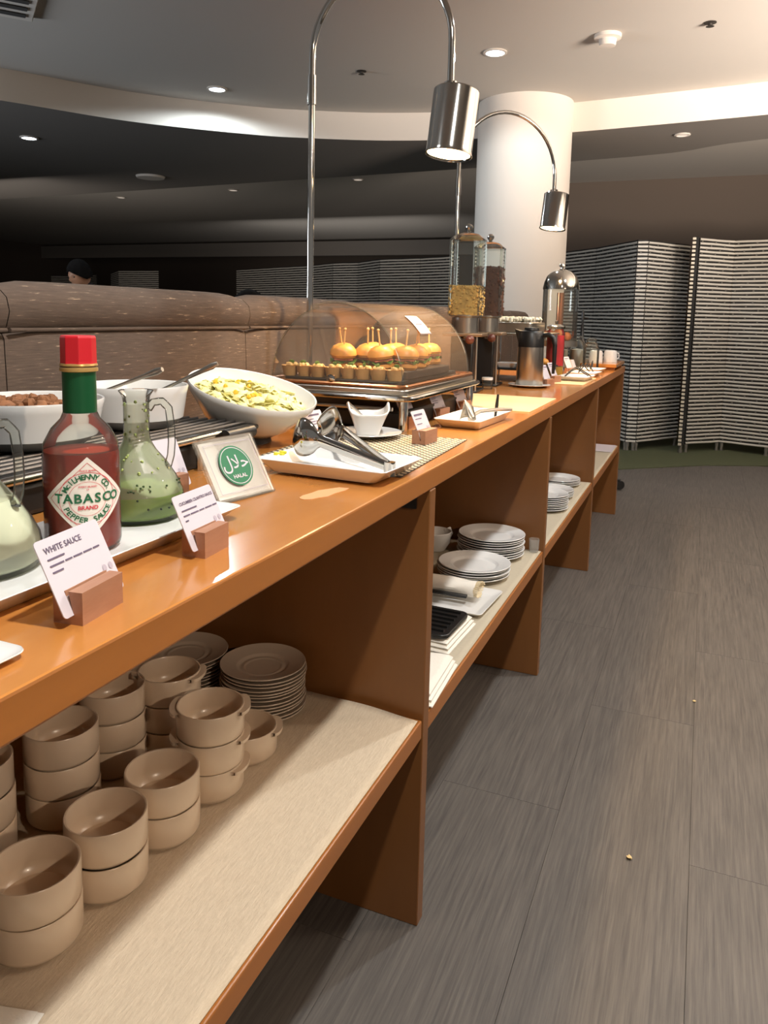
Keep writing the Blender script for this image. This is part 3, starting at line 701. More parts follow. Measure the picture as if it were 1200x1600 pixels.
def band(path_fn, n_, wd, m, lift=.0005, name='label_line'):
    b = MB()
    for i in range(n_):
        p, q = path_fn(i / n_), path_fn((i + 1) / n_); d = Vector(q) - Vector(p); nn = Vector((-d.y, d.x)).normalized() * wd / 2
        b.verts([wrap(p[0] + nn.x, p[1] + nn.y, lift), wrap(p[0] - nn.x, p[1] - nn.y, lift), wrap(q[0] - nn.x, q[1] - nn.y, lift), wrap(q[0] + nn.x, q[1] + nn.y, lift)], [(0, 1, 2, 3)])
    return b.done(name, m, lab, smooth=False)
def dpath(k):
    c4 = [(0, 1), (1, 0), (0, -1), (-1, 0), (0, 1)]
    def f_(s_):
        i = min(3, int(s_ * 4)); q = s_ * 4 - i; return (H_ * k * (c4[i][0] * (1 - q) + c4[i + 1][0] * q), H_ * k * (c4[i][1] * (1 - q) + c4[i + 1][1] * q))
    return f_
band(dpath(.86), 48, .0005, redp)
band(lambda s_: (.0302 * sin(2 * pi * s_), .0302 * cos(2 * pi * s_)), 60, .0006, redp)
band(lambda s_: (.0196 * sin(2 * pi * s_), .0196 * cos(2 * pi * s_)), 50, .0004, redp)
# pale bar that carries the name across the rings
def wrap_text(s, size, u0, v0, m, rot=0, bold=.00012, sx=1.0):
    me = text_mesh(s, size, bold); me.materials.clear(); me.materials.append(m)
    for v in me.vertices:
        x, y = v.co.x * sx, v.co.y; xx = x * cos(rot) - y * sin(rot) + u0; yy = x * sin(rot) + y * cos(rot) + v0
        v.co = wrap(xx, yy, .0008)
    return me
def wtext(s, size, u0, v0, m, rot=0, bold=.00012, sx=1.0):
    o = bpy.data.objects.new('lettering', wrap_text(s, size, u0, v0, m, rot, bold, sx)); C.objects.link(o); o.parent = lab
word = 'TABASCO'
for i, ch in enumerate(word): wtext(ch, .0148, (i - 3) * .0102, .0, grp, 0, .0004, 1.0)
wtext('BRAND', .0062, 0, -.0105, redp, 0, .0002)
def arc_text(s, rad, a_c, span, size, m, flip=False):
    n_ = len(s)
    for i, ch in enumerate(s):
        if ch == ' ': continue
        a = a_c + (span * ((i + .5) / n_ - .5)) * (-1 if not flip else 1)
        rot = a - pi / 2 if not flip else a + pi / 2
        wtext(ch, size if not (ch == 'C' and i == 1 and s.startswith('Mc')) else size * .7, rad * cos(a), rad * sin(a), m, rot, .00022)
arc_text('McILHENNY CO.', .0250, pi / 2, 2.45, .0086, grp)
arc_text('PEPPER SAUCE', .0250, -pi / 2, 2.35, .0086, grp, True)
wtext('AVERY ISLAND', .0029, 0, .0140, redp, 0, .00005)
wtext('LA', .0024, 0, .0108, redp, 0, .00005)
wtext('TRADE MARK', .0028, 0, .0322, redp, 0, .00005)

# halal sign in an acrylic stand
t = thing('halal_sign', 'white sign with green halal roundel in a clear acrylic stand', 'sign', (-.6165, .967, T), radians(79))
LN = radians(-31)
fr = bpy.data.objects.new('x', None)
MB().prism(rrect(.120, .102, .003, 3, 0, .051), 0, .003, RX90).done('acrylic_front', sign_acr, t, smooth=False, rot=(LN, 0, 0), bevel=.0004)
MB().prism(rrect(.120, .102, .003, 3, 0, .051), -.0042, -.0012, RX90).done('acrylic_back', sign_acr, t, smooth=False, rot=(LN, 0, 0))
MB().box((0, .035, .0015), (.12, .07, .003)).done('acrylic_foot', sign_acr, t, smooth=False)
sg = MB().prism(rrect(.108, .090, .001, 2, 0, .0515), -.0010, -.0002, RX90).done('paper_insert', mat('sign_paper', (238, 232, 228), .7), t, smooth=False, rot=(LN, 0, 0))
gr = mat('halal_green', (44, 112, 76), .7)
def disc2(rad, y, n_=48, cx=.0, cz=.053): return [(cx + rad * cos(2 * pi * i / n_), y, cz + rad * sin(2 * pi * i / n_)) for i in range(n_)]
b = MB(); b.verts(disc2(.0325, -.0034), [tuple(range(48))]); b.done('green_roundel', gr, sg, smooth=False)
b = MB(); A_, B_ = disc2(.0298, -.0036), disc2(.0287, -.0036); b.verts(A_ + B_, [(i, (i + 1) % 48, 48 + (i + 1) % 48, 48 + i) for i in range(48)]); b.done('white_ring', paper, sg, smooth=False)
# the Arabic word, in joined letter forms from left to right
lettering('\ufedd\ufefc\ufea3', .0290, paper, sg, (0, -.0038, .0575), bold=.0002)
lettering('HALAL', .0080, paper, sg, (0, -.0038, .0355), bold=.0002, xs=1.15)
b = MB()
for (x0, z0, x1, z1) in ((-.049, .0125, .049, .0132), (-.049, .0905, .049, .0912), (-.0492, .0125, -.0485, .0912), (.0485, .0125, .0492, .0912)): b.box(((x0 + x1) / 2, -.0034, (z0 + z1) / 2), (abs(x1 - x0), .0003, abs(z1 - z0)))
b.done('print_border', inkl, sg, smooth=False)

# woven mat, pale boards
mat1 = thing('woven_placemat', 'black and cream woven placemat under the rectangular tongs plate', 'placemat', (-.632, 1.435, T), radians(2))
MB().box((0, 0, .0008), (.315, .455, .0014)).done('backing', mat('dark_weave_ground', (52, 44, 38), .9), mat1, smooth=False)
b = MB(); cream = mat('cream_weave', (206, 190, 160), .8)
nx, ny = 34, 48
for i in range(nx):
    for j in range(ny):
        if (i + j) % 2 == 0:
            cx_, cy_ = (-.5 + (i + .5) / nx) * .312, (-.5 + (j + .5) / ny) * .452
            hx, hy = .0052, .0042
            b.verts([(cx_ - hx, cy_ - hy, .0014), (cx_ + hx, cy_ - hy, .0014), (cx_ + hx, cy_ + hy, .0014), (cx_ - hx, cy_ + hy, .0014), (cx_ - hx * .6, cy_, .0026), (cx_ + hx * .6, cy_, .0026)], [(0, 1, 5, 4), (1, 2, 5), (2, 3, 4, 5), (3, 0, 4)])
stuff(b.done('woven_strands', cream, mat1))
for (x, y, lb) in ((-.615, 2.48, 'pale placemat lying flat past the first square scoop plate'), (-.615, 3.55, 'pale placemat past the steel carafe saucer')):
    o = MB().prism(rrect(.30, .44, .004, 3), 0, .003).done('placemat', paleboard, smooth=False, bevel=.0006); o.location = (x, y, T); tag(o, lb, 'placemat')

# rectangular plate with steel salad tongs
square_dish('tongs_plate', 'rectangular white plate with steel salad tongs on the woven mat', (-.578, 1.205, T + .0028), .25, .165, .024, radians(-3))
t = thing('salad_tongs', 'steel salad tongs with scalloped heads lying on the rectangular plate', 'tongs', (-.478, 1.185, T + .012), radians(162))
def arm(ang, rise):
    b = MB(); N_ = 34; L_ = .215
    Q = Matrix.Rotation(ang, 4, 'Z'); sy = 1 if ang > 0 else -1
    def fn(u_, v_):
        x = u_ * L_; q = (v_ - .5) * 2; tt = max(0, (u_ - .70) / .30)
        hw = .0085 + .0035 * min(1, u_ / .7) + .025 * sin(pi * min(1, tt)) ** .6
        y = sy * (.002 + .004 * (1 - q * q)) + sy * (.016 * sin(pi * tt) * (1 - .6 * q * q) - .010 * tt * tt)
        z = .012 + rise * min(u_, .85) - .016 * tt * tt + q * hw * (1 - .1 * tt)
        return (x, y, z)
    b.grid(fn, N_, 10, Q)
    o = b.done('arm', chrome, t, solid=.0012)
    return o
arm(radians(7), .042); arm(radians(-12), .062)
MB().lathe([(0, -.004), (.010, -.004), (.010, .020), (0, .020)], 16, (-.002, 0, .0)).done('spring_end', chrome, t)
b = MB(); random.seed(4)
for i in range(5): b.blob((random.uniform(-.01, .01), random.uniform(-.008, .008), .002 + random.uniform(0, .004)), .005, seg=6, rings=4, jit=.4, sc=(1.4, 1, .5))
o = b.done('salad_scrap', mat('yellow_scrap', (224, 214, 60), .5)); o.location = (-.675, 1.165, T + .028); tag(o, 'yellow scrap of salad at the tip of the steel tongs', 'food')

# cup of dressing with saucer
o = plate_mesh(.078, .013, .003, .5).done('saucer', white); o.location = (-.693, 1.585, T + .0028); tag(o, 'white saucer under the wavy square dressing cup', 'saucer')
t = thing('dressing_cup', 'white square cup with a wavy rim and a spoon in it', 'cup', (-.693, 1.585, T + .0068), radians(30))
b = MB()
def cupf(u_, v_, off=0):
    a = u_ * 2 * pi; c, q = cos(a), sin(a); e = (abs(c) ** 4 + abs(q) ** 4) ** (-1 / 4)
    r = (.024 + .022 * v_ ** 1.2 - off) * e; z = .001 + v_ * (.058 + .012 * cos(2 * a) + .004 * cos(4 * a))
    return (r * c, r * q, z)
b.grid(lambda u_, v_: cupf(u_, v_), 48, 10); b.done('cup_wall', white, t, solid=.003)
MB().box((0, 0, .003), (.044, .044, .005)).done('cup_base', white, t, bevel=.002)
MB().prism(rrect(.06, .06, .02), .034, .036).done('dressing', mat('cream_dressing', (220, 200, 160), .4), t)
MB().tube([(.0, 0, .030), (-.02, .01, .05), (-.046, .018, .071)], [.003, .003, .0045], 8).done('spoon', chrome, t)

# black cooling unit with steel rack, and the salad bowls
t = thing('cooling_tray', 'black cold tray with steel bars carrying the white salad bowls', 'cold tray', (0, 0, 0))
MB().box((-.978, .75, T + .023), (.33, 1.09, .046)).done('body', blackm, t, smooth=False, bevel=.008)
MB().box((-.978, .75, T + .0525), (.345, 1.11, .010)).done('rim', mat('dark_steel', (88, 86, 84), .3, .9), t, smooth=False, bevel=.004)
for k in range(15):
    x = -.825 - k * .022
    MB().tube([(x, .24, T + .0625), (x, 1.28, T + .0625)], .0030, 8).done('bar', mat('dark_bar', (120, 116, 112), .4, .9), t)
MB().tube([(-.806, .22, T + .055), (-.806, 1.265, T + .055)], .007, 10).done('rail', chrome, t)
MB().tube([(-.796, 1.17, T + .050), (-.796, 1.26, T + .050)], .013, 14).done('knob', black, t)
for y in (.84, 1.1): MB().tube([(-.80, y, T), (-.80, y, T + .055)], .006, 8).done('leg', chrome, t)
BZ = T + .0665
def deep_bowl(label, loc, R_, h, tilt=(0, 0, 0), rb=.55):
    t = thing('serving_bowl', label, 'bowl', loc); t.rotation_euler = tilt
    b = MB(); b.lathe([(0, .006), (R_ * rb * .9, .007), (R_ * (rb + .12), h * .25), (R_ * .93, h * .85), (R_ - .004, h - .001), (R_ - .001, h), (R_, h - .003), (R_ * .97, h * .8), (R_ * (rb + .18), h * .22), (R_ * rb, .001), (R_ * rb * .9, 0), (0, 0)], 64)
    b.done('bowl_shell', white, t); return t
t1 = deep_bowl('white bowl of brown crumbled meat behind the red-capped bottle', (-.955, .880, BZ), .110, .072, rb=.72)
b = MB(); random.seed(21)
for i in range(90):
    a, r = random.uniform(0, 2 * pi), .088 * math.sqrt(random.random()); b.blob((r * cos(a), r * sin(a), .058 + random.uniform(0, .014) * (1 - r / .12)), random.uniform(.006, .011), seg=7, rings=5, jit=.25)
o = stuff(b.done('crumbled_meat', mat('brown_crumble', (132, 86, 52), .8, var=.25, bscale=50))); o.location = (-.955, .880, BZ); tag(o, 'brown crumbled meat filling the leftmost white bowl', 'food', None, 'stuff')
t2 = deep_bowl('white bowl with two spoon handles, behind the green cruet', (-.955, 1.115, BZ), .098, .076, rb=.72)
b = MB(); b.lathe([(0, .05), (.075, .05), (.072, .054), (0, .056)], 30); o = b.done('pale_salad', mat('pale_dressing', (214, 208, 190), .5)); o.location = (-.955, 1.115, BZ); tag(o, 'pale dressing inside the bowl with two spoon handles', 'food', None, 'stuff')
for (p, q, lb) in (((-.985, 1.05, BZ + .06), (-.845, 1.06, BZ + .111), 'steel spoon resting in the second bowl, left of its partner'), ((-.93, 1.13, BZ + .055), (-.810, 1.17, BZ + .117), 'thicker steel spoon handle leaning right in the second bowl')):
    t = thing('serving_spoon', lb, 'spoon', p)
    d = Vector(q) - Vector(p)
    MB().tube([(0, 0, 0), tuple(d * .4), tuple(d * .75), tuple(d * .92), tuple(d)], [.0032, .003, .0042, .0062, .004], 10).done('handle', steel, t)
    MB().blob((-d * .08), .02, sc=(1.2, .8, .35)).done('spoon_bowl', steel, t)
t3 = deep_bowl('slanted white bowl of lettuce and corn salad', (-.900, 1.402, T + .032), .138, .088, (radians(3), radians(15), 0), rb=.5)
MB().lathe([(0, -.02), (.07, -.02), (.065, 0), (0, 0)], 24, (-.915, 1.40, T + .0205)).done('bowl_stand', blackm)
bpy.data.objects['bowl_stand']; tag(bpy.data.objects['bowl_stand'], 'low black stand under the slanted salad bowl', 'stand')
b = MB(); random.seed(31)
R3 = Matrix.Translation((-.900, 1.402, T + .032)) @ Matrix.Rotation(radians(15), 4, 'Y') @ Matrix.Rotation(radians(3), 4, 'X')
b.lathe([(0, .058), (.11, .064), (.112, .06), (0, .05)], 30, T=R3)
for i in range(150):
    a, r = random.uniform(0, 2 * pi), .107 * math.sqrt(random.random()); h = .066 + .022 * (1 - (r / .11) ** 2) * random.uniform(.3, 1)
    Q = R3 @ Matrix.Translation((r * cos(a), r * sin(a), h)) @ Matrix.Rotation(random.uniform(0, 6), 4, 'Z') @ Matrix.Rotation(random.uniform(-.9, .9), 4, 'X')
    l_, w_ = random.uniform(.022, .045), random.uniform(.010, .018); cv = random.uniform(.2, .6); ph = random.uniform(0, 6)
    b.grid(lambda u_, v_: ((u_ - .5) * l_, (v_ - .5) * w_, cv * .01 * (1 - (2 * u_ - 1) ** 2) + .0015 * sin(u_ * 9 + ph)), 4, 2, Q)
o = b.done('shredded_salad', lettuce_m, solid=.0008); tag(o, 'shredded pale lettuce salad in the slanted bowl', 'food', None, 'stuff')
b = MB()
for i in range(14):
    a, r = random.uniform(0, 2 * pi), .07 * math.sqrt(random.random()); b.blob(tuple(R3 @ Vector((r * cos(a) - .03, r * sin(a) - .01, .084))), .0055, seg=6, rings=4, jit=.2)
o = b.done('sweetcorn', lettuce_y); tag(o, 'yellow corn kernels scattered on the lettuce', 'food', None, 'stuff')

# ------------------------------------------------------------------ roll-top food display
DX0, DX1, DY0, DY1, DZ = -1.025, -.655, 1.70, 2.25, 1.030
dcx = (DX0 + DX1) / 2; dr = (DX1 - DX0) / 2
t = thing('food_display', 'chrome food display stand with a clear roll-top cover', 'food display', (dcx, (DY0 + DY1) / 2, T))
cy_ = (DY0 + DY1) / 2; LY = DY1 - DY0
b = MB(); b.prism(rrect(dr * 2 + .05, LY + .05, .02), DZ - T - .030, DZ - T - .018); b.prism(rrect(dr * 2 + .03, LY + .03, .02), DZ - T - .018, DZ - T - .004)
b.done('tray_base', steel, t, bevel=.003)
b = MB()
P_ = rrect(dr * 2 + .06, LY + .06, .03, 6); b.tube([(p[0], p[1], DZ - T - .024) for p in P_] + [(P_[0][0], P_[0][1], DZ - T - .024)], .0065, 8); b.done('chrome_rail', chrome, t)
b = MB(); P_ = rrect(dr * 2 + .02, LY + .02, .02, 6); b.tube([(p[0], p[1], DZ - T + .002) for p in P_] + [(P_[0][0], P_[0][1], DZ - T + .002)], .005, 8); b.done('upper_rail', mat('bronze_rail', (176, 120, 80), .25, .8), t)
for sx in (-1, 1):
    for sy in (-1, 1): MB().tube([(sx * (dr + .005), sy * (LY / 2 + .005), 0), (sx * (dr + .005), sy * (LY / 2 + .005), DZ - T - .016)], .011, 14).done('leg', chrome, t)
MB().box((0, .0, .022), (dr * 2 - .02, LY - .06, .044)).done('cold_box', blackm, t, bevel=.006)
MB().tube([(-dr + .02, -LY / 2 - .012, .055), (dr - .02, -LY / 2 - .012, .055)], .005, 8).done('cross_bar', steel, t)
def shell(a_from, a_to, rad, y0, y1, name, capy=None):
    b = MB()
    fn = lambda u_, v_: (rad * cos(a_from + (a_to - a_from) * u_), y0 + v_ * (y1 - y0), DZ - T + .0 + (rad * 1.08) * sin(a_from + (a_to - a_from) * u_))
    b.grid(fn, 28, 6)
    for y in (y0, y1):
        n_ = 28; co = [(0, y, DZ - T)] + [(rad * cos(a_from + (a_to - a_from) * i / n_), y, DZ - T + rad * 1.08 * sin(a_from + (a_to - a_from) * i / n_)) for i in range(n_ + 1)]
        b.verts(co, [(0, i, i + 1) for i in range(1, n_ + 1)])
    o = b.done(name, acryl, t)
    # polished rim along both end arcs
    for y in (y0, y1):
        MB().tube([(rad * cos(a_from + (a_to - a_from) * i / 28), y, DZ - T + rad * 1.08 * sin(a_from + (a_to - a_from) * i / 28)) for i in range(29)], .0026, 8).done('cover_rim', glass2, t)
    return o
shell(.01, pi * .60, dr, -LY / 2 + .004, LY / 2 - .004, 'front_cover')
shell(pi * .58, pi - .01, dr - .006, -LY / 2 + .010, LY / 2 - .010, 'rear_cover')
MB().tube([(0, -LY / 2 - .004, DZ - T - .02), (0, -LY / 2 - .004, DZ - T + .012)], .008, 12).done('hinge', chrome, t)
MB().lathe([(0, 0), (.012, 0), (.012, .008), (0, .012)], 16, (0, 0, 0), T=Matrix.Translation((0, -LY / 2 - .004, DZ - T + .012)) @ Matrix.Rotation(pi / 2, 4, 'X')).done('hinge_cap', chrome, t)
# paper tag stuck on the cover
a_ = radians(47); rr_ = dr + .003
b = MB(); b.grid(lambda u_, v_: (rr_ * cos(a_ + (v_ - .5) * .34), -.06 + (u_ - .0) * .085, DZ - T + rr_ * 1.08 * sin(a_ + (v_ - .5) * .34)), 4, 6)
tg_ = b.done('price_tag', paper, t, solid=.0006)
b = MB(); rr2 = rr_ + .0008
for k in range(5): b.grid(lambda u_, v_: (rr2 * cos(a_ + (v_ - .5) * .022), -.045 + k * .010 + u_ * .0075, DZ - T + rr2 * 1.08 * sin(a_ + (v_ - .5) * .022)), 1, 1)
stuff(b.done('print_lines', ink, t))
# food inside
o = MB().prism(rrect(.315, .50, .02), 0, .010).done('slate_platter', black, bevel=.003); o.location = (dcx, cy_, DZ + .001); tag(o, 'black platter under the small sandwiches inside the cover', 'platter')
FZ = DZ + .0115
tart = thing('tartlet', 'x', 'pastry', (0, 0, FZ)); tart.scale = (1.12, 1.12, 1.2)
MB().lathe([(0, 0), (.0145, 0), (.019, .018), (.0205, .022), (.018, .020), (.0, .017)], 14).done('pastry_case', tart_m, tart)
b = MB(); random.seed(9)
for i in range(6): b.blob((random.uniform(-.009, .009), random.uniform(-.009, .009), .023), .007, seg=7, rings=4, jit=.25, sc=(1, 1, .8))
b.done('filling', mat('creamy_filling', (230, 196, 130), .6), tart)
MB().blob((.004, 0, .030), .006, seg=6, rings=4, sc=(1.3, .5, .7)).done('herb', green_l, tart)
tl = []
for i in range(9): tl.append((-.985 + i * .0415, 1.745 + .003 * sin(i * 2)))
nm = ['leftmost', 'second', 'third', 'fourth', 'fifth', 'sixth', 'seventh', 'eighth', 'ninth']
for i, (x, y) in enumerate(tl[:8]):
    lb = '%s small tartlet from the left in the front row inside the cover' % nm[i]
    if i == 0: tart.location = (x, y, FZ); tart['label'] = lb; tart['group'] = 'front row of tartlets'
    else: copy_tree(tart, (x, y, FZ), random.uniform(-3, 3), lb, 'front row of tartlets')
sand = thing('mini_sandwich', 'x', 'sandwich', (0, 0, FZ)); sand.scale = (1.05, 1.05, 1.12)
MB().lathe([(0, 0), (.026, 0), (.031, .006), (.030, .014), (0, .015)], 20).done('lower_bun', bun_m, sand)
b = MB(); random.seed(12)
b.grid(lambda u_, v_: ((.018 + .016 * v_) * cos(u_ * 2 * pi), (.018 + .016 * v_) * sin(u_ * 2 * pi), .018 + .004 * sin(u_ * 38) * v_), 48, 2); b.done('lettuce', green_l, sand)
MB().box((0, 0, .0225), (.046, .046, .003)).done('ham', ham_m, sand, rot=(0, 0, .4))
MB().lathe([(0, .026), (.030, .026), (.0335, .032), (.031, .042), (.022, .051), (.010, .055), (0, .0555)], 24).done('upper_bun', bun_m, sand)
MB().tube([(0, 0, .05), (.002, .001, .087)], .0022, 6).done('pick', pick_m, sand)
MB().blob((.002, .001, .090), .0038, seg=8, rings=5).done('pick_bead', pick_m, sand)
S2 = [(-.868, 1.82, 0), (-.818, 1.86, .022), (-.763, 1.83, .018), (-.712, 1.86, .0), (-.905, 1.90, .0), (-.845, 1.93, .0), (-.785, 1.94, .015), (-.72, 1.95, .0), (-.735, 2.03, .0), (-.80, 2.02, 0), (-.87, 2.02, 0), (-.735, 2.12, 0)]
ox = ['first', 'second', 'third', 'fourth', 'fifth', 'sixth', 'seventh', 'eighth', 'ninth', 'tenth', 'eleventh', 'twelfth']
o = MB().prism(rrect(.24, .36, .02), 0, .020).done('serving_board', mat('dark_slate', (48, 42, 38), .6), bevel=.002); o.location = (-.80, 1.97, FZ); tag(o, 'dark raised board under the picked mini sandwiches', 'board')
for i, (x, y, dz) in enumerate(S2):
    lb = 'golden mini sandwich with pick inside the cover, %s counting from front left' % ox[i]
    z = FZ + .0205
    if i == 0: sand.location = (x, y, z); sand['label'] = lb; sand['group'] = 'mini sandwiches with picks'; sand.rotation_euler = (.1, .05, 0)
    else:
        o = copy_tree(sand, (x, y, z), random.uniform(-3, 3), lb, 'mini sandwiches with picks'); o.rotation_euler = (random.uniform(-.12, .12), random.uniform(-.12, .12), random.uniform(-3, 3))

# ------------------------------------------------------------------ heat lamps
def heat_lamp(label, pole, shade, z_sh, z_arc, power, name='heat_lamp'):
    t = thing('heat_lamp', label, 'lamp', (pole[0], pole[1], T))
    dx, dy = shade[0] - pole[0], shade[1] - pole[1]; L_ = math.hypot(dx, dy); ux, uy = dx / L_, dy / L_; R_ = L_ / 2
    P_ = [(0, 0, 0), (0, 0, .3), (0, 0, z_arc - T)]
    for i in range(1, 25):
        a = pi - pi * i / 24; P_.append((ux * (R_ + R_ * cos(a)), uy * (R_ + R_ * cos(a)), z_arc - T + R_ * sin(a)))
    P_.append((dx, dy, z_sh + .165 - T))
    MB().lathe([(0, 0), (.05, 0), (.05, .006), (.014, .01), (0, .011)], 28).done('base', chrome, t)
    MB().tube(P_, .0095, 14).done('curved_pole', chrome, t)
    MB().tube([(0, 0, z_arc - T - .13), (0, 0, z_arc - T - .05)], .0125, 14).done('pole_sleeve', chrome, t)
    z0 = z_sh - T; r = .0615
    s_ = MB().open_lathe([(.010, .174), (.02, .173), (r - .004, .172), (r, .168), (r, .01), (r + .003, .0), (r + .001, -.001), (r - .003, .006), (r - .003, .10), (.02, .12)], 48)
    sh = s_.done('lamp_shade', chrome, t, loc=(dx, dy, z0), rot=(radians(-6), radians(4), 0))
    bb = MB().lathe([(0, .003), (.050, .003), (.056, .008), (.055, .03), (.04, .075), (.018, .11), (0, .112)], 32).done('bulb', lamp_on, sh)
    MB().lathe([(0, 0), (.018, 0), (.018, .02), (0, .02)], 16, (dx, dy, z0 + .168)).done('shade_cap', chrome, t)
    spot(name + '_glow', (shade[0], shade[1], z_sh - .005), (shade[0], shade[1], 0), power, (1.0, .66, .34), .04, 125, .6)
    return t
heat_lamp('tall chrome heat lamp arching over the clear food cover', (-1.092, 2.05), (-.675, 2.05), 1.632, 1.925, 62)
heat_lamp('farther chrome heat lamp arching over the cereal dispensers and carafe', (-1.10, 3.50), (-.735, 3.90), 1.640, 1.885, 55)

# ------------------------------------------------------------------ cereal dispensers
def dispenser(label, x, y, w_, z0, z1, zc, cm, seed):
    t = thing('cereal_dispenser', label, 'dispenser', (x, y, T), radians(6))
    h = w_ / 2
    b = MB(); b.open_lathe([(h, z0 - T), (h, z1 - T)], 48, sq=7); b.done('canister', glass2, t)
    b = MB()
    for sx in (-1, 1):
        for sy in (-1, 1): b.tube([(sx * h * .93, sy * h * .93, z0 - T), (sx * h * .93, sy * h * .93, z1 - T)], .004, 8)
    b.done('corner_edges', glass2, t)
    MB().lathe([(h * 1.04, z1 - T), (h * 1.06, z1 - T + .006), (h * .75, z1 - T + .022), (.018, z1 - T + .030), (0, z1 - T + .031)], 40, sq=6).done('lid', glass2, t)
    MB().lathe([(.006, z1 - T + .028), (.007, z1 - T + .036), (.014, z1 - T + .046), (.014, z1 - T + .054), (.006, z1 - T + .062), (0, z1 - T + .063)], 20).done('lid_knob', chrome, t)
    random.seed(seed); b = MB()
    b.lathe([(0, z0 - T + .002), (h * .93, z0 - T + .002), (h * .93, zc - T - .004), (h * .8, zc - T), (0, zc - T)], 32, sq=7)
    for i in range(360):
        a = random.choice([0, 1, 2, 3, 4]); q1, q2 = random.uniform(-h * .9, h * .9), random.uniform(z0 - T + .004, zc - T)
        p = {0: (q1, -h * .94, q2), 1: (h * .94, q1, q2), 2: (-h * .94, q1, q2), 3: (q1, h * .94, q2), 4: (q1, random.uniform(-h * .9, h * .9), zc - T)}[a]
        b.blob(p, random.uniform(.004, .007), seg=5, rings=3, jit=.35, sc=(1, .6 if a in (0, 3) else 1, 1))
    stuff(b.done('cereal', cm, t))
    MB().lathe([(h * .80, z0 - T - .062), (h * .80, z0 - T - .006), (h * 1.02, z0 - T - .002), (h * 1.02, z0 - T + .004), (0, z0 - T + .004)], 40).done('steel_collar', steel, t)
    MB().box((0, -.0, z0 - T - .069), (w_ * 1.25, w_ * 1.2, .012)).done('deck', mat('bronze_deck', (150, 128, 104), .35, .7), t, bevel=.003)
    MB().tube([(h * .2, -h * 1.1, z0 - T - .085), (h * .6, -h * 1.75, z0 - T - .085)], .012, 14).done('dial_shaft', chrome, t)
    MB().blob((h * .62, -h * 1.8, z0 - T - .085), .017, seg=14, rings=8).done('dial', mat('brown_dial', (96, 52, 40), .3), t)
    MB().box((-h * .1, .01, (z0 - T - .075) / 2 + .004), (w_ * .72, w_ * .8, z0 - T - .083)).done('black_stand', black, t, bevel=.006)
    MB().prism(rrect(w_ * 1.1, w_ * 1.5, .02), 0, .008).done('foot_plate', black, t, bevel=.002)
    MB().tube([(h * .9, -h * .9, z0 - T - .07), (h * .9, -h * .9, .0)], .004, 8).done('side_rod', steel, t)
    return t
dispenser('nearer cereal dispenser, square canister of golden flakes under a knobbed lid', -.832, 2.80, .118, 1.205, 1.478, 1.312, mat('golden_flakes', (206, 166, 92), .75, var=.25, bscale=60), 41)
dispenser('farther cereal dispenser, canister of dark chocolate cereal behind the golden one', -.835, 3.12, .115, 1.205, 1.475, 1.402, mat('chocolate_cereal', (92, 58, 42), .75, var=.25, bscale=60), 42)

# carafe on a saucer
o = plate_mesh(.086, .012, .003, .6).done('saucer', white); o.location = (-.652, 3.13, T); tag(o, 'white saucer under the steel carafe', 'saucer')
t = thing('coffee_carafe', 'brushed steel carafe with black lid, spout and handle', 'carafe', (-.652, 3.13, T + .0045), radians(-10))
MB().lathe([(0, 0), (.052, 0), (.0545, .004), (.052, .158), (0, .160)], 48).done('steel_body', steel, t)
b = MB(); b.lathe([(0, .158), (.0525, .158), (.052, .212), (.046, .222), (0, .228)], 44)
b.verts([(-.045, -.022, .168), (-.045, .022, .168), (-.040, .026, .222), (-.040, -.026, .222), (-.074, 0, .230), (-.050, 0, .172)], [(0, 1, 5), (0, 5, 4, 3), (1, 2, 4, 5), (2, 3, 4), (0, 3, 2, 1)])
b.done('black_lid', black, t)
MB().lathe([(0, .224), (.03, .226), (.028, .236), (0, .238)], 24).done('lid_button', black, t)
MB().tube([(.045, 0, .205), (.075, 0, .210), (.094, 0, .198), (.101, 0, .17), (.101, 0, .10), (.099, 0, .055)], [.010, .010, .010, .009, .008, .006], 10).done('handle', black, t)

# square plates with tongs and scoops
square_dish('scoop_plate', 'square white plate with the white scoop, right of the menu cards', (-.548, 1.955, T), .125, .285, .024, radians(-3))
t = thing('serving_scoop', 'pale steel serving scoop resting on the square plate', 'scoop', (-.545, 1.90, T + .012), radians(60))
b = MB(); b.grid(lambda u_, v_: (-.02 + .03 * u_, (.5 - v_) * .05 * (.5 + .5 * sin(u_ * pi * .9 + .3)), .045 * u_ * .2 + .055 * (1 - abs(2 * v_ - 1)) * (1 - u_ * .5)), 8, 8); b.done('scoop_head', steel, t, solid=.0012)
MB().tube([(.005, 0, .012), (.04, .005, .022), (.10, .0, .024), (.15, -.004, .022)], [.006, .005, .005, .004], 8).done('handle', steel, t)
t = thing('plate_hook', 'thin black handled utensil standing up at the end of the square plate', 'utensil', (-.515, 2.045, T + .008))
MB().tube([(0, 0, 0), (.002, .004, .03), (.004, .006, .062)], [.0035, .005, .003], 8).done('handle', black, t)
for i, (x, y, lb) in enumerate(((-.535, 3.60, 'nearest square white plate with tongs past the carafe'), (-.545, 3.93, 'second square white plate with tongs past the carafe'), (-.56, 4.24, 'farthest square white plate, next to the wooden board'))):
    square_dish('far_square_plate', lb, (x, y, T + (.0032 if i == 0 else 0)), .14, .20, .020, radians(-4))
    tt = thing('small_tongs', 'dark bent tongs lying on the ' + ['nearest far plate', 'second far plate', 'farthest small plate'][i], 'tongs', (x, y, T + .014), radians(40 + 30 * i))
    for s_ in (-1, 1): MB().tube([(-.06, 0, .004), (-.03, s_ * .006, .03), (.0, s_ * .012, .045), (.05, s_ * .014, .018), (.07, s_ * .01, .006)], .0028, 8).done('arm', blackm, tt)

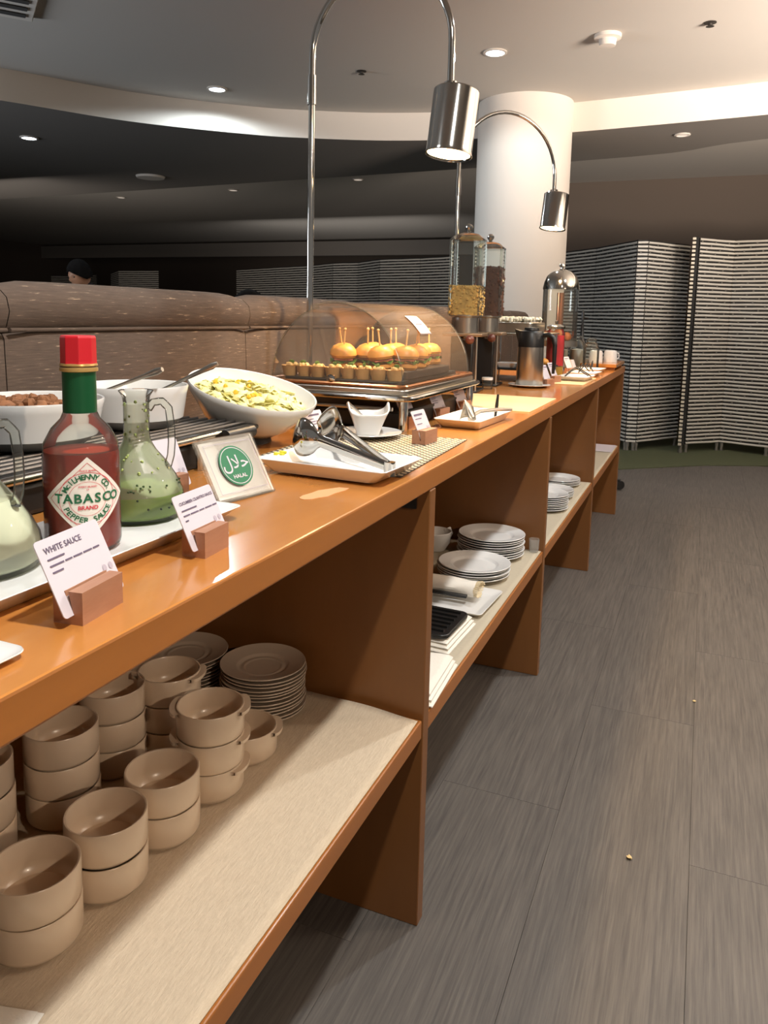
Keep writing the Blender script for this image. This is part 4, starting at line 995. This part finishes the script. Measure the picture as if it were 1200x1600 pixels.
# tiered stand behind the carafe
t = thing('tiered_stand', 'two-level black stand with chrome posts behind the carafe', 'stand', (-.79, 3.52, T))
for z in (.052, .205): MB().prism(rrect(.30, .42, .02), z, z + .008).done('shelf_plate', blackm if z < .1 else steel, t, bevel=.002)
for sx in (-.135, .135):
    for sy in (-.19, .19): MB().tube([(sx, sy, 0), (sx, sy, .21)], .006, 8).done('post', chrome, t)
o = MB().prism(rrect(.20, .30, .02), 0, .045).done('steel_pan', steel, bevel=.004); o.location = (-.80, 3.52, T + .214); tag(o, 'steel pan on the upper level of the tiered stand', 'pan')
b = MB(); random.seed(55)
for i in range(80): b.blob((random.uniform(-.085, .085), random.uniform(-.13, .13), random.uniform(0, .008)), .011, seg=6, rings=4, jit=.3)
o = b.done('white_food', mat('white_rice', (236, 226, 200), .7)); o.location = (-.80, 3.52, T + .267); tag(o, 'white food heaped in the steel pan behind the carafe', 'food', None, 'stuff')
square_dish('small_white_dish', 'small white dish on the lower level of the tiered stand', (-.80, 3.36, T + .061), .09, .09, .022, 0)
for i, (x, y) in enumerate(((-.735, 3.42), (-.70, 3.50), (-.745, 3.55), (-.69, 3.60), (-.72, 3.67))):
    o = MB().blob((0, 0, .018), .026, seg=12, rings=8, sc=(1.1, .8, .68)).done('bread_roll', bun_m); o.location = (x, y, T + .0605); o.rotation_euler = (0, 0, i)
    tag(o, 'small golden bread roll on the lower stand level, %s from the near end' % ox[i], 'bread', 'bread rolls on the tiered stand')
t = thing('glass_jam_jar', 'small clear jar with white lid at the foot of the cereal dispensers', 'jar', (-.775, 2.93, T))
MB().open_lathe([(0, 0), (.020, 0), (.021, .03), (.020, .036)], 24).done('glass', glass2, t); MB().lathe([(0, .036), (.022, .036), (.022, .046), (0, .047)], 24).done('lid', white, t)
# red drink jar
t = thing('red_drink_jar', 'glass jar of bright red drink with a silver lid behind the carafe', 'jar', (-.665, 3.76, T))
MB().open_lathe([(0, 0), (.040, 0), (.043, .01), (.043, .21), (.034, .23)], 36).done('glass', glass2, t)
MB().lathe([(0, .055), (.040, .055), (.041, .20), (0, .202)], 32).done('red_drink', mat('red_drink', (244, 50, 56), .3, emis=None), t)
MB().lathe([(0, .05), (.04, .05), (.04, .004), (0, .004)], 24).done('yellow_fruit', mat('yellow_fruit', (226, 176, 50), .5), t)
MB().lathe([(.0, .230), (.042, .230), (.044, .242), (.03, .252), (0, .255)], 32).done('silver_lid', chrome, t)
MB().lathe([(0, .254), (.006, .255), (.008, .268), (0, .272)], 14).done('knob', chrome, t)
# domed drink dispenser
t = thing('domed_drink_dispenser', 'tall glass drink dispenser with a chrome dome lid and inner tube', 'dispenser', (-.745, 4.30, T))
R_ = .096
MB().open_lathe([(R_, .16), (R_, .445)], 48).done('glass_cylinder', glass2, t)
MB().lathe([(R_ + .003, .437), (R_ + .002, .447), (R_ * .97, .475), (R_ * .84, .507), (R_ * .62, .530), (R_ * .3, .545), (.012, .548), (0, .548)], 44).done('dome_lid', chrome, t)
MB().lathe([(.008, .546), (.008, .556), (.018, .562), (.014, .574), (0, .578)], 16).done('knob', chrome, t)
MB().tube([(.0, 0, .16), (.0, 0, .42)], .020, 16).done('ice_tube', copper, t)
MB().lathe([(0, .13), (R_ + .006, .13), (R_ + .006, .162), (0, .164)], 44).done('base_ring', steel, t)
MB().lathe([(0, 0), (.07, 0), (.03, .02), (.03, .13), (0, .13)], 30).done('pedestal', chrome, t)
b = MB(); random.seed(61)
for i in range(9): b.blob((random.uniform(-.05, .05), random.uniform(-.06, .02), .185 + random.uniform(-.008, .02)), .026, seg=9, rings=6, jit=.08)
b.done('fruit_slices', mat('orange_fruit', (216, 116, 46), .5, var=.2, bscale=20), t)
# black pump bottle, glass jars
t = thing('pump_bottle', 'thin black pump bottle rising behind the glass jars', 'bottle', (-.69, 4.78, T))
MB().lathe([(0, 0), (.03, 0), (.03, .14), (.012, .17), (.009, .25), (0, .25)], 24).done('body', black, t)
MB().tube([(0, 0, .25), (0, 0, .31), (.0, -.0, .335)], [.006, .010, .004], 8).done('pump_head', black, t)
MB().tube([(0, 0, .29), (.035, 0, .285)], .005, 8).done('spout', black, t)
for i, (x, y, r, h) in enumerate(((-.742, 4.45, .030, .17), (-.672, 4.50, .044, .175), (-.580, 4.405, .044, .165))):
    t = thing('glass_jar', ['narrow glass jar of white contents, left of three at far end', 'wide glass jar of white contents, middle of three at far end', 'clear round-shouldered glass jar, right of three at far end'][i], 'jar', (x, y, T), group='glass jars at the far end')
    MB().open_lathe([(0, .001), (r * .9, .001), (r, .01), (r, h * .72), (r * .8, h * .88), (r * .6, h * .93), (r * .62, h)], 32).done('glass', glass2, t)
    if i < 2: MB().lathe([(0, .004), (r * .88, .005), (r * .9, h * .62), (0, h * .65)], 28).done('contents', mat('white_sugar', (206, 200, 188), .8), t)
    MB().lathe([(0, h), (r * .64, h), (r * .5, h + .012), (0, h + .016)], 24).done('lid', glass2, t)
t = thing('end_board', 'raised wooden board under the two white mugs at the counter end', 'board', (-.57, 4.70, T))
MB().box((0, 0, .024), (.245, .46, .020)).done('top', woodtop, t, bevel=.003)
for sy in (-.2, .2): MB().box((0, sy, .007), (.22, .03, .014)).done('foot', woodedge, t)
t = None
for i, (x, y, lb) in enumerate(((-.578, 4.78 - .18, 'white mug standing upside down, left of the pair on the end board'), (-.508, 4.70, 'white mug standing upside down, right of the pair on the end board'))):
    def mk():
        t = thing('mug', lb, 'mug', (x, y, T + .0345), radians(70), 'upturned mugs on the end board')
        MB().lathe([(0, .068), (.024, .070), (.034, .066), (.0375, .055), (.039, 0), (.036, 0), (.034, .05), (0, .06)], 36).done('cup', white, t)
        MB().tube([(.036, 0, .055), (.056, 0, .050), (.058, 0, .025), (.037, 0, .014)], .0045, 8).done('handle', white, t); return t
    if i == 0: mug = mk()
    else: copy_tree(mug, (x, y, T + .0345), radians(40), lb)
t = thing('napkin_stack', 'tan and white paper napkins standing before the glass jars', 'napkins', (-.665, 4.22, T))
for k in range(6): MB().box((0, 0, 0), (.05, .09, .004)).done('napkin', mat('tan_napkin', (206, 168, 118), .8) if k < 4 else paper, t, loc=(k * .006 - .01, 0, .038), rot=(0, radians(70), 0))

# ------------------------------------------------------------------ floor bits and caster
random.seed(8)
for x, y, r, lb in ((-.075, 1.688, .006, 'pale crumb on the floor in the lower right'), (.05, 2.528, .004, 'tiny crumb on the floor midway down the aisle')):
    o = MB().blob((0, 0, r * .5), r, seg=7, rings=5, jit=.3, sc=(1.3, .9, .6)).done('crumb', mat('cream_crumb', (214, 190, 140), .8)); o.location = (x, y, .0015); tag(o, lb, 'crumb')
t = thing('caster_wheel', 'black caster wheel on the floor just past the last upright panel', 'caster', (-.49, 5.62, .0065))
MB().lathe([(0, -.012), (.030, -.012), (.034, -.008), (.034, .008), (.030, .012), (0, .012)], 28, T=Matrix.Translation((0, 0, .034)) @ Matrix.Rotation(pi / 2, 4, 'X') @ Matrix.Rotation(.5, 4, 'Y')).done('wheel', black, t)
MB().box((-.01, 0, .066), (.03, .04, .01)).done('fork', blackm, t)

# ------------------------------------------------------------------ people in the dark room behind the sofa
def person(label, loc, rz, joints, bones, radii, head, hs=1.0, tilt=0.2):
    t = thing('person', label, 'person', loc, rz)
    me = bpy.data.meshes.new('body'); me.from_pydata(joints, bones, []); o = bpy.data.objects.new('body', me); C.objects.link(o); o.parent = t
    me.materials.append(shirt)
    o.modifiers.new('skin', 'SKIN'); ss = o.modifiers.new('sub', 'SUBSURF'); ss.levels = 1; ss.render_levels = 1
    for i, r in enumerate(radii): me.skin_vertices[0].data[i].radius = (r, r * .85)
    me.skin_vertices[0].data[0].use_root = True
    # head: ellipsoid shaped with brow, nose, chin, ears, then hair
    b = MB(); n1, n2 = 28, 20
    def hf(u_, v_):
        a = u_ * 2 * pi; ph = v_ * pi; x, y, z = sin(ph) * sin(a), -sin(ph) * cos(a), -cos(ph)
        r = 1.0; fz = max(0, -y)
        nx = .07 * x if z > 0 else .07 * x * (1 + .25 * z); X_ = .076 * x * (1 - .22 * max(0, -z)); Y_ = .096 * y; Z_ = .118 * z
        nose = .022 * math.exp(-((X_ / .012) ** 2)) * math.exp(-(((Z_ + .018) / .022) ** 2)) * (fz > .3)
        brow = .006 * math.exp(-(((Z_ - .018) / .010) ** 2)) * fz; eye = -.010 * math.exp(-(((abs(X_) - .031) / .014) ** 2)) * math.exp(-((Z_ / .012) ** 2)) * fz
        chin = .012 * math.exp(-(((Z_ + .098) / .02) ** 2)) * fz; lip = .006 * math.exp(-((X_ / .022) ** 2)) * math.exp(-(((Z_ + .060) / .010) ** 2)) * fz
        return (X_, Y_ - nose - brow - eye - chin - lip, Z_)
    b.grid(hf, n1, n2)
    for s_ in (-1, 1): b.blob((s_ * .077, .008, -.005), .02, seg=8, rings=6, sc=(.4, .9, 1.4))
    hd = b.done('head', skin, t, loc=head, rot=(tilt, 0, 0)); hd.scale = (hs, hs, hs)
    MBh = MB()
    def hr(u_, v_):
        a = u_ * 2 * pi; ph = v_ * 1.0
        lim = 1.15 + .75 * (1 - max(0, cos(a))) ** .7; p_ = ph * lim
        r = 1.10 + .035 * sin(a * 13 + v_ * 7) * v_ + .03 * sin(a * 29 + v_ * 23) * v_ + .04 * sin(a * 5) * v_
        return (.080 * r * sin(p_) * sin(a), -.096 * r * sin(p_) * cos(a) * (1.0), .118 * r * cos(p_) + .004)
    MBh.grid(hr, 36, 14); MBh.done('hair', hair, hd, solid=.006)
    for s_ in (-1, 1): MB().blob((s_ * .030, -.078, .002), .009, seg=8, rings=6).done('eye', mat('dark_eye', (70, 56, 48), .3), hd)
    return t
J = [(0, 0, .92), (0, -.01, 1.10), (0, -.05, 1.30), (0, -.09, 1.38), (0, -.12, 1.43),
     (-.17, -.05, 1.32), (-.22, -.05, 1.06), (-.20, -.20, .90), (-.19, -.27, .86), (.17, -.05, 1.32), (.22, -.05, 1.06), (.20, -.20, .90), (.19, -.27, .86),
     (-.09, 0, .86), (-.10, -.01, .48), (-.10, .02, .08), (-.10, -.12, .03), (.09, 0, .86), (.10, -.01, .48), (.10, .02, .08), (.10, -.12, .03)]
Bn = [(0, 1), (1, 2), (2, 3), (3, 4), (2, 5), (5, 6), (6, 7), (7, 8), (2, 9), (9, 10), (10, 11), (11, 12), (0, 13), (13, 14), (14, 15), (15, 16), (0, 17), (17, 18), (18, 19), (19, 20)]
Rd = [.14, .13, .15, .07, .055, .07, .045, .036, .04, .07, .045, .036, .04, .09, .06, .045, .035, .09, .06, .045, .035]
person('person with short black hair looking down, head showing above the sofa', (-5.02, 5.42, 0.0), radians(-12), J, Bn, Rd, (0, -.17, 1.49), tilt=.30)
# seated person, only the hair crown shows
J2 = [(0, 0, .50), (0, .02, .68), (0, .0, .90), (0, -.02, 1.02), (0, -.02, 1.08), (-.17, 0, .93), (-.21, -.05, .70), (-.15, -.25, .66), (-.12, -.32, .67), (.17, 0, .93), (.21, -.05, .70), (.15, -.25, .66), (.12, -.32, .67),
      (-.09, -.03, .48), (-.11, -.42, .50), (-.11, -.44, .10), (-.11, -.56, .04), (.09, -.03, .48), (.11, -.42, .50), (.11, -.44, .10), (.11, -.56, .04)]
person('seated person, only the black hair showing over the sofa behind the salad', (-2.56, 3.95, 0), radians(100), J2, Bn, Rd, (0, -.04, 1.20), tilt=.1)
t = thing('dining_chair', 'dark chair under the seated person behind the sofa', 'chair', (-2.56, 3.95, 0), radians(100))
MB().box((0, -.12, .395), (.46, .50, .05)).done('seat', shirt, t, bevel=.01)
MB().box((0, .16, .62), (.44, .04, .42)).done('backrest', shirt, t, bevel=.01)
for sx in (-.2, .2):
    for sy in (-.34, .12): MB().box((sx, sy, .186), (.04, .04, .372)).done('leg', blackm, t)
